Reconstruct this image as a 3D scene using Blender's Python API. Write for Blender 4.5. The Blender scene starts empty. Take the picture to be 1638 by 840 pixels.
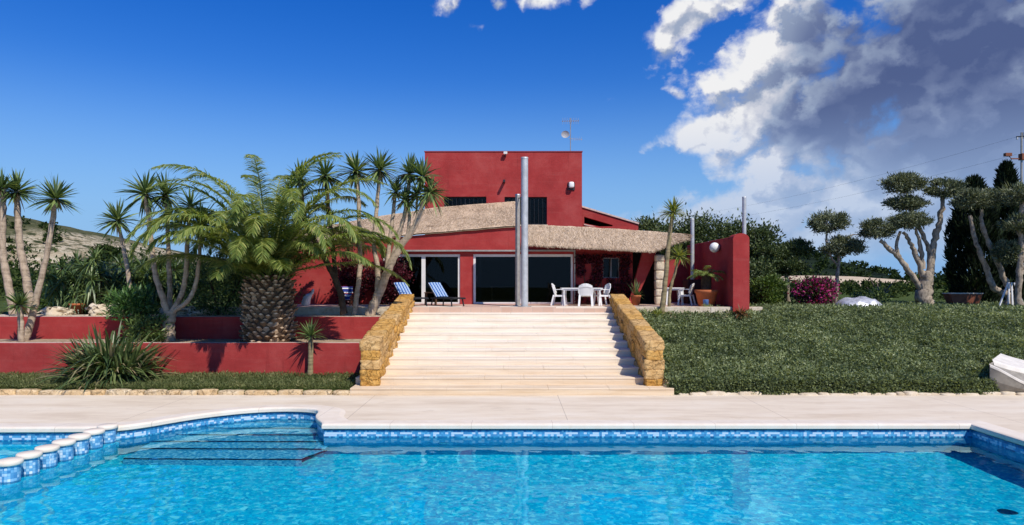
import bpy, bmesh, math, random
import numpy as np
from mathutils import Vector, Matrix, noise as mnoise

R = math.radians
scene = bpy.context.scene
COL = scene.collection
random.seed(7)
rng = np.random.default_rng(7)

# ------------------------------------------------------------------ camera
CAM_Z, FPX, CX, HY = 3.25, 1092.0, 819.0, 450.0
cam_d = bpy.data.cameras.new("camera")
cam = bpy.data.objects.new("camera", cam_d)
COL.objects.link(cam)
cam.location = (0, 0, CAM_Z)
cam.rotation_euler = (R(90), 0, 0)
cam_d.sensor_width = 36.0
cam_d.lens = 36.0 * FPX / 1638.0
cam_d.shift_y = 30.0 / 1638.0
cam_d.clip_end = 8000
scene.camera = cam

# ------------------------------------------------------------------ light
SUN_DIR = Vector((-0.50, 0.72, -1.0)).normalized()      # the way the light travels
sun_d = bpy.data.lights.new("sun", 'SUN')
sun_d.energy = 4.6
sun_d.angle = R(0.5)
sun_d.color = (1.0, 0.93, 0.83)
sun = bpy.data.objects.new("sun", sun_d)
COL.objects.link(sun)
sun.rotation_euler = SUN_DIR.to_track_quat('-Z', 'Y').to_euler()
sun.location = (20, -30, 40)
SUN_EL = math.asin(-SUN_DIR.z)
SUN_ROT = math.atan2(-SUN_DIR.x, -SUN_DIR.y)

vs = scene.view_settings
scene.display_settings.display_device = 'sRGB'
vs.view_transform = 'Standard'
vs.look = 'None'
vs.gamma = 1.0
vs.exposure = 0.0
vs.use_curve_mapping = False
scene.cycles.use_denoising = True
try:
    scene.cycles.denoiser = 'OPENIMAGEDENOISE'
except Exception:
    pass
scene.cycles.max_bounces = 8
scene.cycles.diffuse_bounces = 3
scene.cycles.transparent_max_bounces = 16
scene.cycles.sample_clamp_indirect = 6.0


class NT:
    """short-hand for wiring shader nodes"""
    def __init__(s, tree):
        s.t = tree
        tree.nodes.clear()

    def n(s, kind, **kw):
        nd = s.t.nodes.new(kind)
        for k, v in kw.items():
            setattr(nd, k, v)
        return nd

    def put(s, sock, v):
        if hasattr(v, 'is_output') or isinstance(v, bpy.types.NodeSocket):
            s.t.links.new(v, sock)
        elif v is not None:
            try:
                sock.default_value = v
            except Exception:
                sock.default_value = (*v, 1.0) if len(v) == 3 else v

    def math(s, op, a, b=None, c=None, clamp=False):
        nd = s.n('ShaderNodeMath', operation=op)
        nd.use_clamp = clamp
        s.put(nd.inputs[0], a)
        if b is not None: s.put(nd.inputs[1], b)
        if c is not None: s.put(nd.inputs[2], c)
        return nd.outputs[0]

    def vmath(s, op, a, b=None, scale=None):
        nd = s.n('ShaderNodeVectorMath', operation=op)
        s.put(nd.inputs[0], a)
        if b is not None: s.put(nd.inputs[1], b)
        if scale is not None: s.put(nd.inputs['Scale'], scale)
        return nd.outputs['Value'] if op in ('LENGTH', 'DOT_PRODUCT', 'DISTANCE') else nd.outputs['Vector']

    def sep(s, v):
        nd = s.n('ShaderNodeSeparateXYZ'); s.put(nd.inputs[0], v)
        return nd.outputs

    def comb(s, x, y, z):
        nd = s.n('ShaderNodeCombineXYZ')
        for i, v in enumerate((x, y, z)): s.put(nd.inputs[i], v)
        return nd.outputs[0]

    def mix(s, f, a, b, blend='MIX'):
        nd = s.n('ShaderNodeMix', data_type='RGBA', blend_type=blend)
        s.put(nd.inputs[0], f); s.put(nd.inputs[6], a); s.put(nd.inputs[7], b)
        return nd.outputs[2]

    def ramp(s, f, stops, interp='LINEAR'):
        nd = s.n('ShaderNodeValToRGB')
        nd.color_ramp.interpolation = interp
        e = nd.color_ramp.elements
        while len(e) < len(stops): e.new(0.5)
        for el, (p, c) in zip(e, stops):
            el.position = p
            el.color = (*c, 1) if not isinstance(c, (int, float)) else (c, c, c, 1)
        s.put(nd.inputs[0], f)
        return nd.outputs[0]

    def smooth(s, v, a, b):
        nd = s.n('ShaderNodeMapRange', interpolation_type='SMOOTHSTEP')
        s.put(nd.inputs[0], v); s.put(nd.inputs[1], a); s.put(nd.inputs[2], b)
        nd.inputs[3].default_value = 0; nd.inputs[4].default_value = 1
        return nd.outputs[0]

    def noise(s, vec, scale, detail=4, rough=0.55, dist=0.0, dims='3D'):
        nd = s.n('ShaderNodeTexNoise', noise_dimensions=dims)
        s.put(nd.inputs['Vector'], vec)
        nd.inputs['Scale'].default_value = scale
        nd.inputs['Detail'].default_value = detail
        nd.inputs['Roughness'].default_value = rough
        nd.inputs['Distortion'].default_value = dist
        return nd.outputs[0]

    def pos(s):
        return s.n('ShaderNodeNewGeometry').outputs['Position']

    def bump(s, h, strength=0.4, dist=0.02):
        nd = s.n('ShaderNodeBump')
        nd.inputs['Strength'].default_value = strength
        nd.inputs['Distance'].default_value = dist
        s.put(nd.inputs['Height'], h)
        return nd.outputs[0]

    def bsdf(s, color, rough=0.7, normal=None, metal=0.0, spec=0.3):
        nd = s.n('ShaderNodeBsdfPrincipled')
        s.put(nd.inputs['Base Color'], color)
        s.put(nd.inputs['Roughness'], rough)
        nd.inputs['Metallic'].default_value = metal
        nd.inputs['Specular IOR Level'].default_value = spec
        if normal is not None: s.put(nd.inputs['Normal'], normal)
        return nd.outputs[0]

    def out(s, shader, kind='ShaderNodeOutputMaterial'):
        o = s.n(kind)
        s.t.links.new(shader, o.inputs['Surface'])


def px_dir(px, py):
    d = Vector(((px - CX) / FPX, 1.0, (HY - py) / FPX)).normalized()
    return math.atan2(d.x, d.y), math.asin(d.z)


# ------------------------------------------------------------------ world
world = bpy.data.worlds.new("World")
scene.world = world
world.use_nodes = True
world.cycles.sampling_method = 'MANUAL'
world.cycles.sample_map_resolution = 512
w = NT(world.node_tree)
sky = w.n('ShaderNodeTexSky', sky_type='NISHITA')
sky.sun_disc = False
sky.sun_elevation = SUN_EL
sky.sun_rotation = SUN_ROT
sky.altitude = 100
sky.air_density = 1.0
sky.dust_density = 0.3
sky.ozone_density = 3.0
gdir = w.n('ShaderNodeTexCoord').outputs['Generated']
gx, gy, gz = w.sep(gdir)
hs = w.n('ShaderNodeHueSaturation')
w.put(hs.inputs['Color'], sky.outputs[0])
hs.inputs['Hue'].default_value = 0.515
hs.inputs['Saturation'].default_value = 1.30
hs.inputs['Value'].default_value = 1.22
# the air overhead is clear and deep, towards the horizon it is paler
el = w.math('ARCSINE', gz)
az = w.math('ARCTAN2', gx, gy)
deep = w.smooth(el, R(2), R(26))
skyc = w.mix(1.0, hs.outputs[0], w.mix(deep, (0.80, 0.95, 1.04), (0.16, 0.74, 1.16)), 'MULTIPLY')
skyc = w.mix(w.math('MULTIPLY', w.smooth(el, R(17), R(0)), 0.93), skyc, (2.25, 4.4, 7.9))
# clouds: cumulus masses placed round the horizon, broken up by noise
P2 = w.comb(az, w.math('MULTIPLY', el, 1.2), 0.0)
wrp = w.n('ShaderNodeTexNoise', noise_dimensions='2D'); w.put(wrp.inputs['Vector'], P2); wrp.inputs['Scale'].default_value = 16.0; wrp.inputs['Detail'].default_value = 5; wrp.inputs['Roughness'].default_value = 0.62
P3 = w.vmath('ADD', P2, w.vmath('SCALE', w.vmath('SUBTRACT', wrp.outputs['Color'], (0.5, 0.5, 0.5)), scale=0.075))


def billow(vec, scale, detail):
    """rounded heaps: the inverse of a cell distance, in several sizes"""
    v = w.n('ShaderNodeTexVoronoi', feature='SMOOTH_F1', voronoi_dimensions='2D')
    w.put(v.inputs['Vector'], vec)
    v.inputs['Scale'].default_value = scale
    v.inputs['Detail'].default_value = detail
    v.inputs['Roughness'].default_value = 0.55
    v.inputs['Smoothness'].default_value = 0.6
    return w.math('SUBTRACT', 1.0, v.outputs['Distance'])


nz1 = billow(P3, 10.0, 2.0)
nz1s = billow(w.vmath('ADD', P3, (-0.010, 0.022, 0.0)), 10.0, 2.0)
nz2 = w.noise(w.vmath('ADD', P2, (3.1, 1.7, 0.4)), 9.0, 8, 0.62, 0.2, '2D')
nz3 = w.noise(w.vmath('ADD', P2, (7.3, 0.2, 0.4)), 3.6, 4, 0.55, 0.2, '2D')
BLOBS = [  # px, py, half width, half height, tilt
    (1500, 90, 330, 190, 0), (1560, 250, 400, 120, 8), (1285, 80, 130, 105, 35),
    (1215, 180, 150, 75, 10), (1140, 208, 130, 42, 16),
    (1125, 25, 125, 34, 18), (1062, 88, 44, 44, -10), (1175, 4, 80, 28, 10), (1300, 190, 210, 140, 0),
    (866, 0, 70, 22, 0), (716, 12, 34, 24, 0), (762, 42, 44, 18, -8), (800, 8, 26, 12, 0), (1080, 150, 26, 10, -20),
    (1400, 300, 330, 95, 12), (1250, 345, 260, 55, 10), (1480, 372, 420, 85, 0), (1180, 375, 170, 34, 6), (1620, 330, 300, 120, 0),
    (2300, 160, 460, 260, 0), (-900, 260, 300, 40, 0)]
field = None
for (bx, by, ba, bb, bt) in BLOBS:
    a0, e0 = px_dir(bx, by)
    sa, se = ba / FPX * 0.85, bb / FPX * 0.85
    du = w.math('SUBTRACT', az, a0); dv = w.math('SUBTRACT', el, e0)
    ct, st = math.cos(R(bt)), math.sin(R(bt))
    p = w.math('MULTIPLY', w.math('ADD', w.math('MULTIPLY', du, ct), w.math('MULTIPLY', dv, st)), 1 / sa)
    q = w.math('MULTIPLY', w.math('SUBTRACT', w.math('MULTIPLY', dv, ct), w.math('MULTIPLY', du, st)), 1 / se)
    r2 = w.math('ADD', w.math('MULTIPLY', p, p), w.math('MULTIPLY', q, q))
    f = w.math('SUBTRACT', 1.0, w.math('SQRT', r2))
    f = w.math('MULTIPLY', f, min(1.0, (sa + se) * 4.2 + 0.35))
    field = f if field is None else w.math('SMOOTH_MAX', field, f, 0.12)
edge = w.math('ADD', w.math('MULTIPLY', w.math('SUBTRACT', nz1, 0.52), 0.95), w.math('MULTIPLY', w.math('SUBTRACT', nz2, 0.5), 1.5))
F = w.math('ADD', w.math('ADD', field, 0.28), edge)
alpha = w.smooth(F, -0.06, 0.52)
dfield = None
for (bx, by, ba, bb) in ((1610, 95, 340, 190), (1690, 205, 350, 105), (1390, 190, 150, 60), (2300, 160, 500, 240)):
    a0, e0 = px_dir(bx, by)
    p = w.math('MULTIPLY', w.math('SUBTRACT', az, a0), FPX / ba / 0.85)
    q = w.math('MULTIPLY', w.math('SUBTRACT', el, e0), FPX / bb / 0.85)
    f = w.math('SUBTRACT', 1.0, w.math('SQRT', w.math('ADD', w.math('MULTIPLY', p, p), w.math('MULTIPLY', q, q))))
    dfield = f if dfield is None else w.math('SMOOTH_MAX', dfield, f, 0.2)
core = w.smooth(w.math('ADD', dfield, w.math('MULTIPLY', w.math('SUBTRACT', nz3, 0.5), 0.7)), -0.35, 0.50)
relief = w.math('ADD', w.math('MULTIPLY', w.math('SUBTRACT', nz1, nz1s), w.math('SUBTRACT', 1.25, w.math('MULTIPLY', core, 0.55))), w.math('MULTIPLY', w.math('SUBTRACT', nz2, 0.5), w.math('SUBTRACT', 1.25, w.math('MULTIPLY', core, 0.75))))
thick = w.smooth(F, 0.25, 1.3)
lit = w.math('ADD', w.math('SUBTRACT', w.math('SUBTRACT', 0.98, w.math('MULTIPLY', core, 0.86)), w.math('MULTIPLY', thick, 0.16)), relief, clamp=True)
lit = w.math('MAXIMUM', lit, w.math('SUBTRACT', 0.52, w.math('MULTIPLY', core, 0.60)))
lowband = w.smooth(el, R(15), R(4))
ccol = w.ramp(lit, [(0.0, (0.080, 0.118, 0.265)), (0.22, (0.145, 0.192, 0.35)), (0.5, (0.31, 0.38, 0.53)), (0.8, (0.62, 0.64, 0.72)), (1.0, (0.88, 0.88, 0.89))])
ccol = w.mix(w.math('MULTIPLY', lowband, 0.62), ccol, (0.40, 0.50, 0.72))
mask = w.math('MULTIPLY', alpha, w.math('SUBTRACT', 1.0, w.math('MULTIPLY', lowband, 0.25)))
mask = w.math('MULTIPLY', mask, w.smooth(el, R(0.5), R(4)))
BG = 0.10
ccs = w.vmath('SCALE', ccol, scale=1 / BG)
bg = w.n('ShaderNodeBackground')
w.put(bg.inputs[0], w.mix(mask, skyc, ccs))
bg.inputs[1].default_value = BG
w.out(bg.outputs[0], 'ShaderNodeOutputWorld')


# ------------------------------------------------------------------ materials
def mat(name, fn):
    m = bpy.data.materials.new(name)
    m.use_nodes = True
    t = NT(m.node_tree)
    t.out(fn(t))
    return m


def plain(name, c, rough=0.6, var=0.12, scale=3.0, bump=0.0, metal=0.0, spec=0.3, bscale=60.0):
    def fn(t):
        p = t.pos()
        a = tuple(x * (1 - var) for x in c); b = tuple(min(1, x * (1 + var)) for x in c)
        n1 = t.noise(p, scale, 6, 0.6)
        col = t.ramp(n1, [(0.3, a), (0.7, b)])
        nb = t.bump(t.noise(p, bscale, 4), bump, 0.01) if bump else None
        return t.bsdf(col, rough, nb, metal, spec)
    return mat(name, fn)


def leafy(name, stops, trans=0.35, rough=0.5, spec=0.35):
    """foliage: every leaf has its own shade of the plant's colour"""
    def fn(t):
        at = t.n('ShaderNodeAttribute'); at.attribute_name = 'var'
        col = t.ramp(at.outputs['Fac'], stops)
        d = t.bsdf(col, rough, None, 0.0, spec)
        tr = t.n('ShaderNodeBsdfTranslucent')
        t.put(tr.inputs[0], t.mix(1.0, col, (1.25, 1.2, 0.6), 'MULTIPLY'))
        ms = t.n('ShaderNodeMixShader')
        ms.inputs[0].default_value = trans
        t.t.links.new(d, ms.inputs[1]); t.t.links.new(tr.outputs[0], ms.inputs[2])
        return ms.outputs[0]
    return mat(name, fn)


def render_wall(name, c, streak=0.10):
    """painted render: blotchy, faint trowel marks and run-down dirt"""
    def fn(t):
        p = t.pos()
        x, y, z = t.sep(p)
        n1 = t.noise(p, 1.1, 7, 0.62)
        n2 = t.noise(t.comb(t.math('MULTIPLY', x, 5.0), t.math('MULTIPLY', y, 5.0), t.math('MULTIPLY', z, 0.45)), 1.0, 4, 0.6)
        n3 = t.noise(t.comb(t.math('MULTIPLY', x, 0.7), t.math('MULTIPLY', y, 0.7), t.math('MULTIPLY', z, 7.0)), 1.0, 4, 0.6)
        col = t.ramp(n1, [(0.28, tuple(v * 0.80 for v in c)), (0.5, c), (0.75, (c[0] * 1.18, c[1] * 1.7, c[2] * 1.6))])
        col = t.mix(t.math('MULTIPLY', t.smooth(n2, 0.55, 0.75), streak * 2.2), col, tuple(v * 0.5 for v in c))
        col = t.mix(t.math('MULTIPLY', t.smooth(n3, 0.5, 0.72), streak * 1.6), col, (c[0] * 1.1, c[1] * 2.2, c[2] * 2.0))
        n5 = t.noise(p, 0.45, 8, 0.68)
        col = t.mix(t.math('MULTIPLY', t.smooth(n5, 0.48, 0.70), 0.32), col, (c[0] * 1.22, c[1] * 2.6, c[2] * 2.4))
        h = t.math('ADD', t.noise(p, 45, 4), t.math('MULTIPLY', t.noise(p, 6, 3), 1.2))
        return t.bsdf(col, 0.85, t.bump(h, 0.35, 0.02), 0, 0.15)
    return mat(name, fn)


M = {}
M['red'] = render_wall('red_render', (0.355, 0.040, 0.038), 0.18)
M['red_side'] = render_wall('red_render_plain', (0.345, 0.040, 0.039), 0.08)
M['pale_top'] = plain('pale_coping', (0.62, 0.46, 0.40), 0.8, 0.2, 6, 0.2)


def f_deck(t):
    p = t.pos(); x, y, z = t.sep(p)
    n1 = t.noise(t.comb(t.math('MULTIPLY', x, 0.35), t.math('MULTIPLY', y, 1.3), z), 1.0, 8, 0.65)
    n2 = t.noise(t.comb(t.math('MULTIPLY', x, 1.1), t.math('MULTIPLY', y, 14.0), z), 1.0, 5, 0.6)
    n3 = t.noise(p, 90, 3)
    col = t.ramp(n1, [(0.28, (0.60, 0.485, 0.35)), (0.5, (0.74, 0.63, 0.475)), (0.72, (0.81, 0.72, 0.575))])
    col = t.mix(t.math('MULTIPLY', t.smooth(n2, 0.5, 0.75), 0.35), col, (0.50, 0.38, 0.29))
    col = t.mix(t.math('MULTIPLY', t.smooth(n3, 0.55, 0.7), 0.15), col, (0.42, 0.34, 0.27))
    n4 = t.noise(p, 0.9, 7, 0.7)
    col = t.mix(t.math('MULTIPLY', t.smooth(n4, 0.58, 0.66), 0.22), col, (0.45, 0.36, 0.26))
    # expansion joints cut in the slab
    jx = t.math('ABSOLUTE', t.math('SUBTRACT', t.math('FRACT', t.math('MULTIPLY', t.math('ADD', x, 1.3), 1 / 5.2)), 0.5))
    j = t.math('LESS_THAN', jx, 0.0016)
    col = t.mix(t.math('MULTIPLY', j, 0.55), col, (0.28, 0.21, 0.16))
    return t.bsdf(col, 0.8, t.bump(t.math('ADD', n3, n2), 0.25, 0.01), 0, 0.25)
M['deck'] = mat('deck_concrete', f_deck)


def f_coping(t):
    p = t.pos(); x, y, z = t.sep(p)
    n1 = t.noise(p, 2.5, 6, 0.6)
    col = t.ramp(n1, [(0.3, (0.74, 0.635, 0.50)), (0.7, (0.82, 0.735, 0.61))])
    j = t.math('LESS_THAN', t.math('ABSOLUTE', t.math('SUBTRACT', t.math('FRACT', t.math('MULTIPLY', x, 0.55)), 0.5)), 0.004)
    col = t.mix(t.math('MULTIPLY', j, 0.5), col, (0.42, 0.34, 0.28))
    return t.bsdf(col, 0.7, t.bump(t.noise(p, 70, 3), 0.15, 0.01), 0, 0.3)
M['coping'] = mat('coping_stone', f_coping)


def f_steps(t):
    p = t.pos(); x, y, z = t.sep(p)
    n1 = t.noise(t.comb(t.math('MULTIPLY', x, 0.6), t.math('MULTIPLY', y, 5.0), t.math('MULTIPLY', z, 9.0)), 1.0, 7, 0.62)
    n2 = t.noise(p, 1.0, 5, 0.6)
    col = t.ramp(n1, [(0.3, (0.72, 0.60, 0.46)), (0.5, (0.80, 0.70, 0.565)), (0.75, (0.84, 0.775, 0.66))])
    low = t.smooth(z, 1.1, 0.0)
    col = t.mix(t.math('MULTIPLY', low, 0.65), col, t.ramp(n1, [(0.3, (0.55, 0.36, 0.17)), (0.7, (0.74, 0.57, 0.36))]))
    # joints between slabs
    j = t.math('LESS_THAN', t.math('ABSOLUTE', t.math('SUBTRACT', t.math('FRACT', t.math('MULTIPLY', t.math('ADD', x, t.math('MULTIPLY', t.math('FLOOR', t.math('MULTIPLY', t.math('SUBTRACT', y, 19.44), 1 / 0.7)), 0.37)), 0.8)), 0.5)), 0.006)
    col = t.mix(t.math('MULTIPLY', j, 0.12), col, (0.40, 0.28, 0.18))
    col = t.mix(t.math('MULTIPLY', t.smooth(n2, 0.55, 0.8), 0.35), col, (0.52, 0.38, 0.25))
    return t.bsdf(col, 0.75, t.bump(n1, 0.2, 0.01), 0, 0.25)
M['steps'] = mat('step_limestone', f_steps)


def f_sand(t):
    p = t.pos()
    at = t.n('ShaderNodeAttribute'); at.attribute_name = 'var'
    n1 = t.noise(p, 5.0, 8, 0.68)
    n2 = t.noise(p, 22.0, 4, 0.6)
    vo = t.n('ShaderNodeTexVoronoi', feature='DISTANCE_TO_EDGE'); vo.inputs['Scale'].default_value = 3.3
    t.put(vo.inputs['Vector'], t.vmath('ADD', p, t.vmath('SCALE', t.comb(n1, n2, n1), scale=0.25)))
    crack = t.smooth(vo.outputs['Distance'], 0.0, 0.035)
    c1 = t.ramp(n1, [(0.25, (0.36, 0.165, 0.035)), (0.5, (0.60, 0.325, 0.080)), (0.75, (0.72, 0.46, 0.16))])
    c2 = t.ramp(n1, [(0.3, (0.50, 0.36, 0.19)), (0.7, (0.78, 0.65, 0.45))])
    col = t.mix(at.outputs['Fac'], c1, c2)
    col = t.mix(t.math('MULTIPLY', t.smooth(n2, 0.56, 0.7), 0.6), col, (0.19, 0.085, 0.03))
    col = t.mix(t.math('MULTIPLY', t.math('SUBTRACT', 1.0, crack), 0.22), col, (0.16, 0.08, 0.03))
    return t.bsdf(col, 0.9, t.bump(t.math('ADD', t.math('ADD', n1, t.math('MULTIPLY', n2, 0.5)), t.math('MULTIPLY', crack, 0.5)), 0.9, 0.05), 0, 0.1)
M['sandstone'] = mat('yellow_sandstone', f_sand)


def f_lime(t):
    p = t.pos()
    n1 = t.noise(p, 4.0, 8, 0.65)
    col = t.ramp(n1, [(0.3, (0.42, 0.33, 0.22)), (0.5, (0.62, 0.52, 0.38)), (0.75, (0.74, 0.66, 0.54))])
    return t.bsdf(col, 0.9, t.bump(n1, 0.7, 0.04), 0, 0.1)
M['limestone'] = mat('pale_limestone', f_lime)


def f_gravel(t):
    p = t.pos()
    v = t.n('ShaderNodeTexVoronoi'); t.put(v.inputs['Vector'], p); v.inputs['Scale'].default_value = 14
    n1 = t.noise(p, 0.8, 5)
    col = t.ramp(t.sep(v.outputs['Color'])[0], [(0.0, (0.36, 0.27, 0.18)), (0.5, (0.56, 0.46, 0.34)), (1.0, (0.70, 0.62, 0.50))])
    col = t.mix(t.math('MULTIPLY', t.smooth(n1, 0.5, 0.7), 0.4), col, (0.30, 0.21, 0.13))
    return t.bsdf(col, 0.95, t.bump(v.outputs['Distance'], 0.6, 0.04), 0, 0.1)
M['gravel'] = mat('limestone_gravel', f_gravel)


def f_terrain(t):
    p = t.pos(); x, y, z = t.sep(p)
    n1 = t.noise(p, 0.09, 7, 0.6)
    n2 = t.noise(p, 1.7, 6, 0.65)
    dry = t.ramp(n2, [(0.3, (0.20, 0.15, 0.08)), (0.7, (0.36, 0.28, 0.17))])
    grn = t.ramp(n2, [(0.3, (0.035, 0.06, 0.014)), (0.7, (0.085, 0.115, 0.030))])
    col = t.mix(t.smooth(n1, 0.60, 0.75), grn, dry)
    return t.bsdf(col, 0.95, t.bump(n2, 0.6, 0.1), 0, 0.05)
M['terrain'] = mat('field_ground', f_terrain)


def f_soil(t):
    p = t.pos()
    n1 = t.noise(p, 5, 7, 0.65)
    col = t.ramp(n1, [(0.3, (0.24, 0.16, 0.10)), (0.7, (0.50, 0.40, 0.28))])
    return t.bsdf(col, 0.95, t.bump(n1, 0.8, 0.05), 0, 0.05)
M['soil'] = mat('planter_soil', f_soil)


def f_patio(t):
    p = t.pos()
    b = t.n('ShaderNodeTexBrick'); t.put(b.inputs['Vector'], p)
    b.offset = 0.0
    b.inputs['Scale'].default_value = 1.0
    b.inputs['Brick Width'].default_value = 0.4
    b.inputs['Row Height'].default_value = 0.4
    b.inputs['Mortar Size'].default_value = 0.008
    b.inputs['Color1'].default_value = (0.52, 0.33, 0.24, 1)
    b.inputs['Color2'].default_value = (0.60, 0.41, 0.31, 1)
    b.inputs['Mortar'].default_value = (0.42, 0.34, 0.28, 1)
    n1 = t.noise(p, 2.0, 5)
    col = t.mix(t.math('MULTIPLY', n1, 0.4), b.outputs[0], (0.66, 0.52, 0.42))
    return t.bsdf(col, 0.6, None, 0, 0.3)
M['patio'] = mat('patio_tiles', f_patio)


def f_mosaic_floor(t):
    p = t.pos(); x, y, z = t.sep(p)
    warp = t.vmath('SCALE', t.vmath('SUBTRACT', t.n('ShaderNodeTexNoise').outputs['Color'], (0.5, 0.5, 0.5)), scale=0.0)
    nw = t.n('ShaderNodeTexNoise'); t.put(nw.inputs['Vector'], p); nw.inputs['Scale'].default_value = 5.0; nw.inputs['Detail'].default_value = 2
    warp = t.vmath('SCALE', t.vmath('SUBTRACT', nw.outputs['Color'], (0.5, 0.5, 0.5)), scale=0.22)
    q = t.vmath('ADD', p, warp)
    cell = t.vmath('SNAP', q, (0.05, 0.05, 0.05))
    wn = t.n('ShaderNodeTexWhiteNoise', noise_dimensions='3D'); t.put(wn.inputs['Vector'], cell)
    rv = wn.outputs['Value']
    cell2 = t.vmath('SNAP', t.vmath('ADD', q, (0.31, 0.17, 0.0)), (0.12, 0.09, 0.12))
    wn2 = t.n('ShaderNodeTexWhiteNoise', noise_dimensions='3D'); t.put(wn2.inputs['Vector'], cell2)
    n1 = t.noise(p, 0.55, 4, 0.6)
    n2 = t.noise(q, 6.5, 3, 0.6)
    col = t.ramp(rv, [(0.0, (0.000, 0.38, 0.62)), (0.35, (0.000, 0.50, 0.72)), (0.65, (0.000, 0.58, 0.76)), (0.9, (0.03, 0.68, 0.80)), (1.0, (0.20, 0.80, 0.84))])
    caustic_flecks = t.math('MULTIPLY', t.smooth(wn2.outputs['Value'], 0.58, 0.9), t.smooth(n2, 0.42, 0.60))  # pale flecks: ripple caustics painted into the mosaic colour
    col = t.mix(t.math('MULTIPLY', caustic_flecks, 0.95), col, (0.42, 0.90, 0.90))
    col = t.mix(t.math('MULTIPLY', t.smooth(n1, 0.4, 0.72), 0.35), col, (0.01, 0.62, 0.80))
    return t.bsdf(col, 0.4, None, 0, 0.3)
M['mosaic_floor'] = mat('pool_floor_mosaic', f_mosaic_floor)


def f_mosaic_wall(t):
    p = t.pos(); x, y, z = t.sep(p)
    T = 0.045
    cell = t.vmath('SNAP', t.vmath('ADD', p, (0.011, 0.013, 0.0)), (T, T, T))
    wn = t.n('ShaderNodeTexWhiteNoise', noise_dimensions='3D'); t.put(wn.inputs['Vector'], cell)
    rv = wn.outputs['Value']
    blue = t.ramp(rv, [(0.0, (0.012, 0.085, 0.24)), (0.4, (0.02, 0.19, 0.39)), (0.75, (0.05, 0.33, 0.53)), (1.0, (0.20, 0.54, 0.70))])
    cell3 = t.vmath('SNAP', t.vmath('ADD', p, (0.011, 0.013, 0.0)), (T * 1.5, T * 1.5, T))
    wn3 = t.n('ShaderNodeTexWhiteNoise', noise_dimensions='3D'); t.put(wn3.inputs['Vector'], cell3)
    band = t.math('MULTIPLY', t.math('GREATER_THAN', z, -0.2251), t.math('LESS_THAN', z, -0.1349))
    wht = t.math('MULTIPLY', band, t.math('GREATER_THAN', wn3.outputs['Value'], 0.52))
    col = t.mix(t.math('MULTIPLY', band, 0.5), blue, (0.12, 0.40, 0.68))
    col = t.mix(t.math('MULTIPLY', wht, 0.8), col, (0.62, 0.74, 0.84))
    dk = t.math('GREATER_THAN', z, -0.1349)
    col = t.mix(t.math('MULTIPLY', dk, 0.5), col, (0.01, 0.09, 0.26))
    fz = t.math('LESS_THAN', t.math('FRACT', t.math('MULTIPLY', z, 1 / T)), 0.1)
    col = t.mix(t.math('MULTIPLY', fz, 0.5), col, (0.02, 0.10, 0.28))
    deepw = t.math('LESS_THAN', z, -0.27)
    col = t.mix(t.math('MULTIPLY', deepw, 0.7), col, (0.0, 0.22, 0.42))
    return t.bsdf(col, 0.3, None, 0, 0.4)
M['mosaic_wall'] = mat('pool_wall_mosaic', f_mosaic_wall)


def f_mosaic_post(t):
    tc = t.n('ShaderNodeTexCoord').outputs['Object']
    x, y, z = t.sep(tc)
    ang = t.math('MULTIPLY', t.math('ARCTAN2', x, y), 0.165)
    T = 0.05
    cu = t.math('MULTIPLY', ang, 1 / T); cv = t.math('MULTIPLY', z, 1 / T)
    wn = t.n('ShaderNodeTexWhiteNoise', noise_dimensions='3D')
    oi = t.n('ShaderNodeObjectInfo')
    t.put(wn.inputs['Vector'], t.comb(t.math('FLOOR', cu), t.math('FLOOR', cv), t.math('MULTIPLY', oi.outputs['Random'], 40.0)))
    col = t.ramp(wn.outputs['Value'], [(0.0, (0.05, 0.22, 0.46)), (0.4, (0.13, 0.39, 0.62)), (0.75, (0.32, 0.57, 0.75)), (1.0, (0.75, 0.82, 0.86))])
    g = t.math('MAXIMUM', t.math('LESS_THAN', t.math('FRACT', cu), 0.12), t.math('LESS_THAN', t.math('FRACT', cv), 0.12))
    col = t.mix(t.math('MULTIPLY', g, 0.6), col, (0.06, 0.20, 0.42))
    return t.bsdf(col, 0.3, None, 0, 0.4)
M['mosaic_post'] = mat('post_mosaic', f_mosaic_post)
M['nosing'] = plain('navy_nosing', (0.008, 0.02, 0.09), 0.4, 0.2)
M['pool_step'] = mat('pool_step_mosaic', lambda t: t.bsdf(t.ramp((lambda c: (lambda wn: (t.put(wn.inputs['Vector'], c), wn.outputs['Value'])[1])(t.n('ShaderNodeTexWhiteNoise', noise_dimensions='3D')))(t.vmath('SNAP', t.pos(), (0.05, 0.05, 0.05))), [(0, (0.02, 0.27, 0.50)), (0.5, (0.14, 0.44, 0.62)), (1, (0.55, 0.70, 0.78))]), 0.4))


def f_water(t):
    b = t.n('ShaderNodeBsdfGlass')
    b.inputs['Color'].default_value = (0.58, 0.97, 1.0, 1)
    b.inputs['Roughness'].default_value = 0.0
    b.inputs['IOR'].default_value = 1.33
    return b.outputs[0]
M['water'] = mat('pool_water', f_water)


def f_glass(t):
    fr = t.n('ShaderNodeFresnel'); fr.inputs['IOR'].default_value = 1.5
    tr = t.n('ShaderNodeBsdfTransparent'); tr.inputs[0].default_value = (0.55, 0.58, 0.60, 1)
    gl = t.n('ShaderNodeBsdfGlossy'); gl.inputs['Roughness'].default_value = 0.01
    ms = t.n('ShaderNodeMixShader')
    t.put(ms.inputs[0], t.math('MULTIPLY', fr.outputs[0], 0.38))
    t.t.links.new(tr.outputs[0], ms.inputs[1]); t.t.links.new(gl.outputs[0], ms.inputs[2])
    return ms.outputs[0]
M['glass'] = mat('tinted_glass', f_glass)


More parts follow.
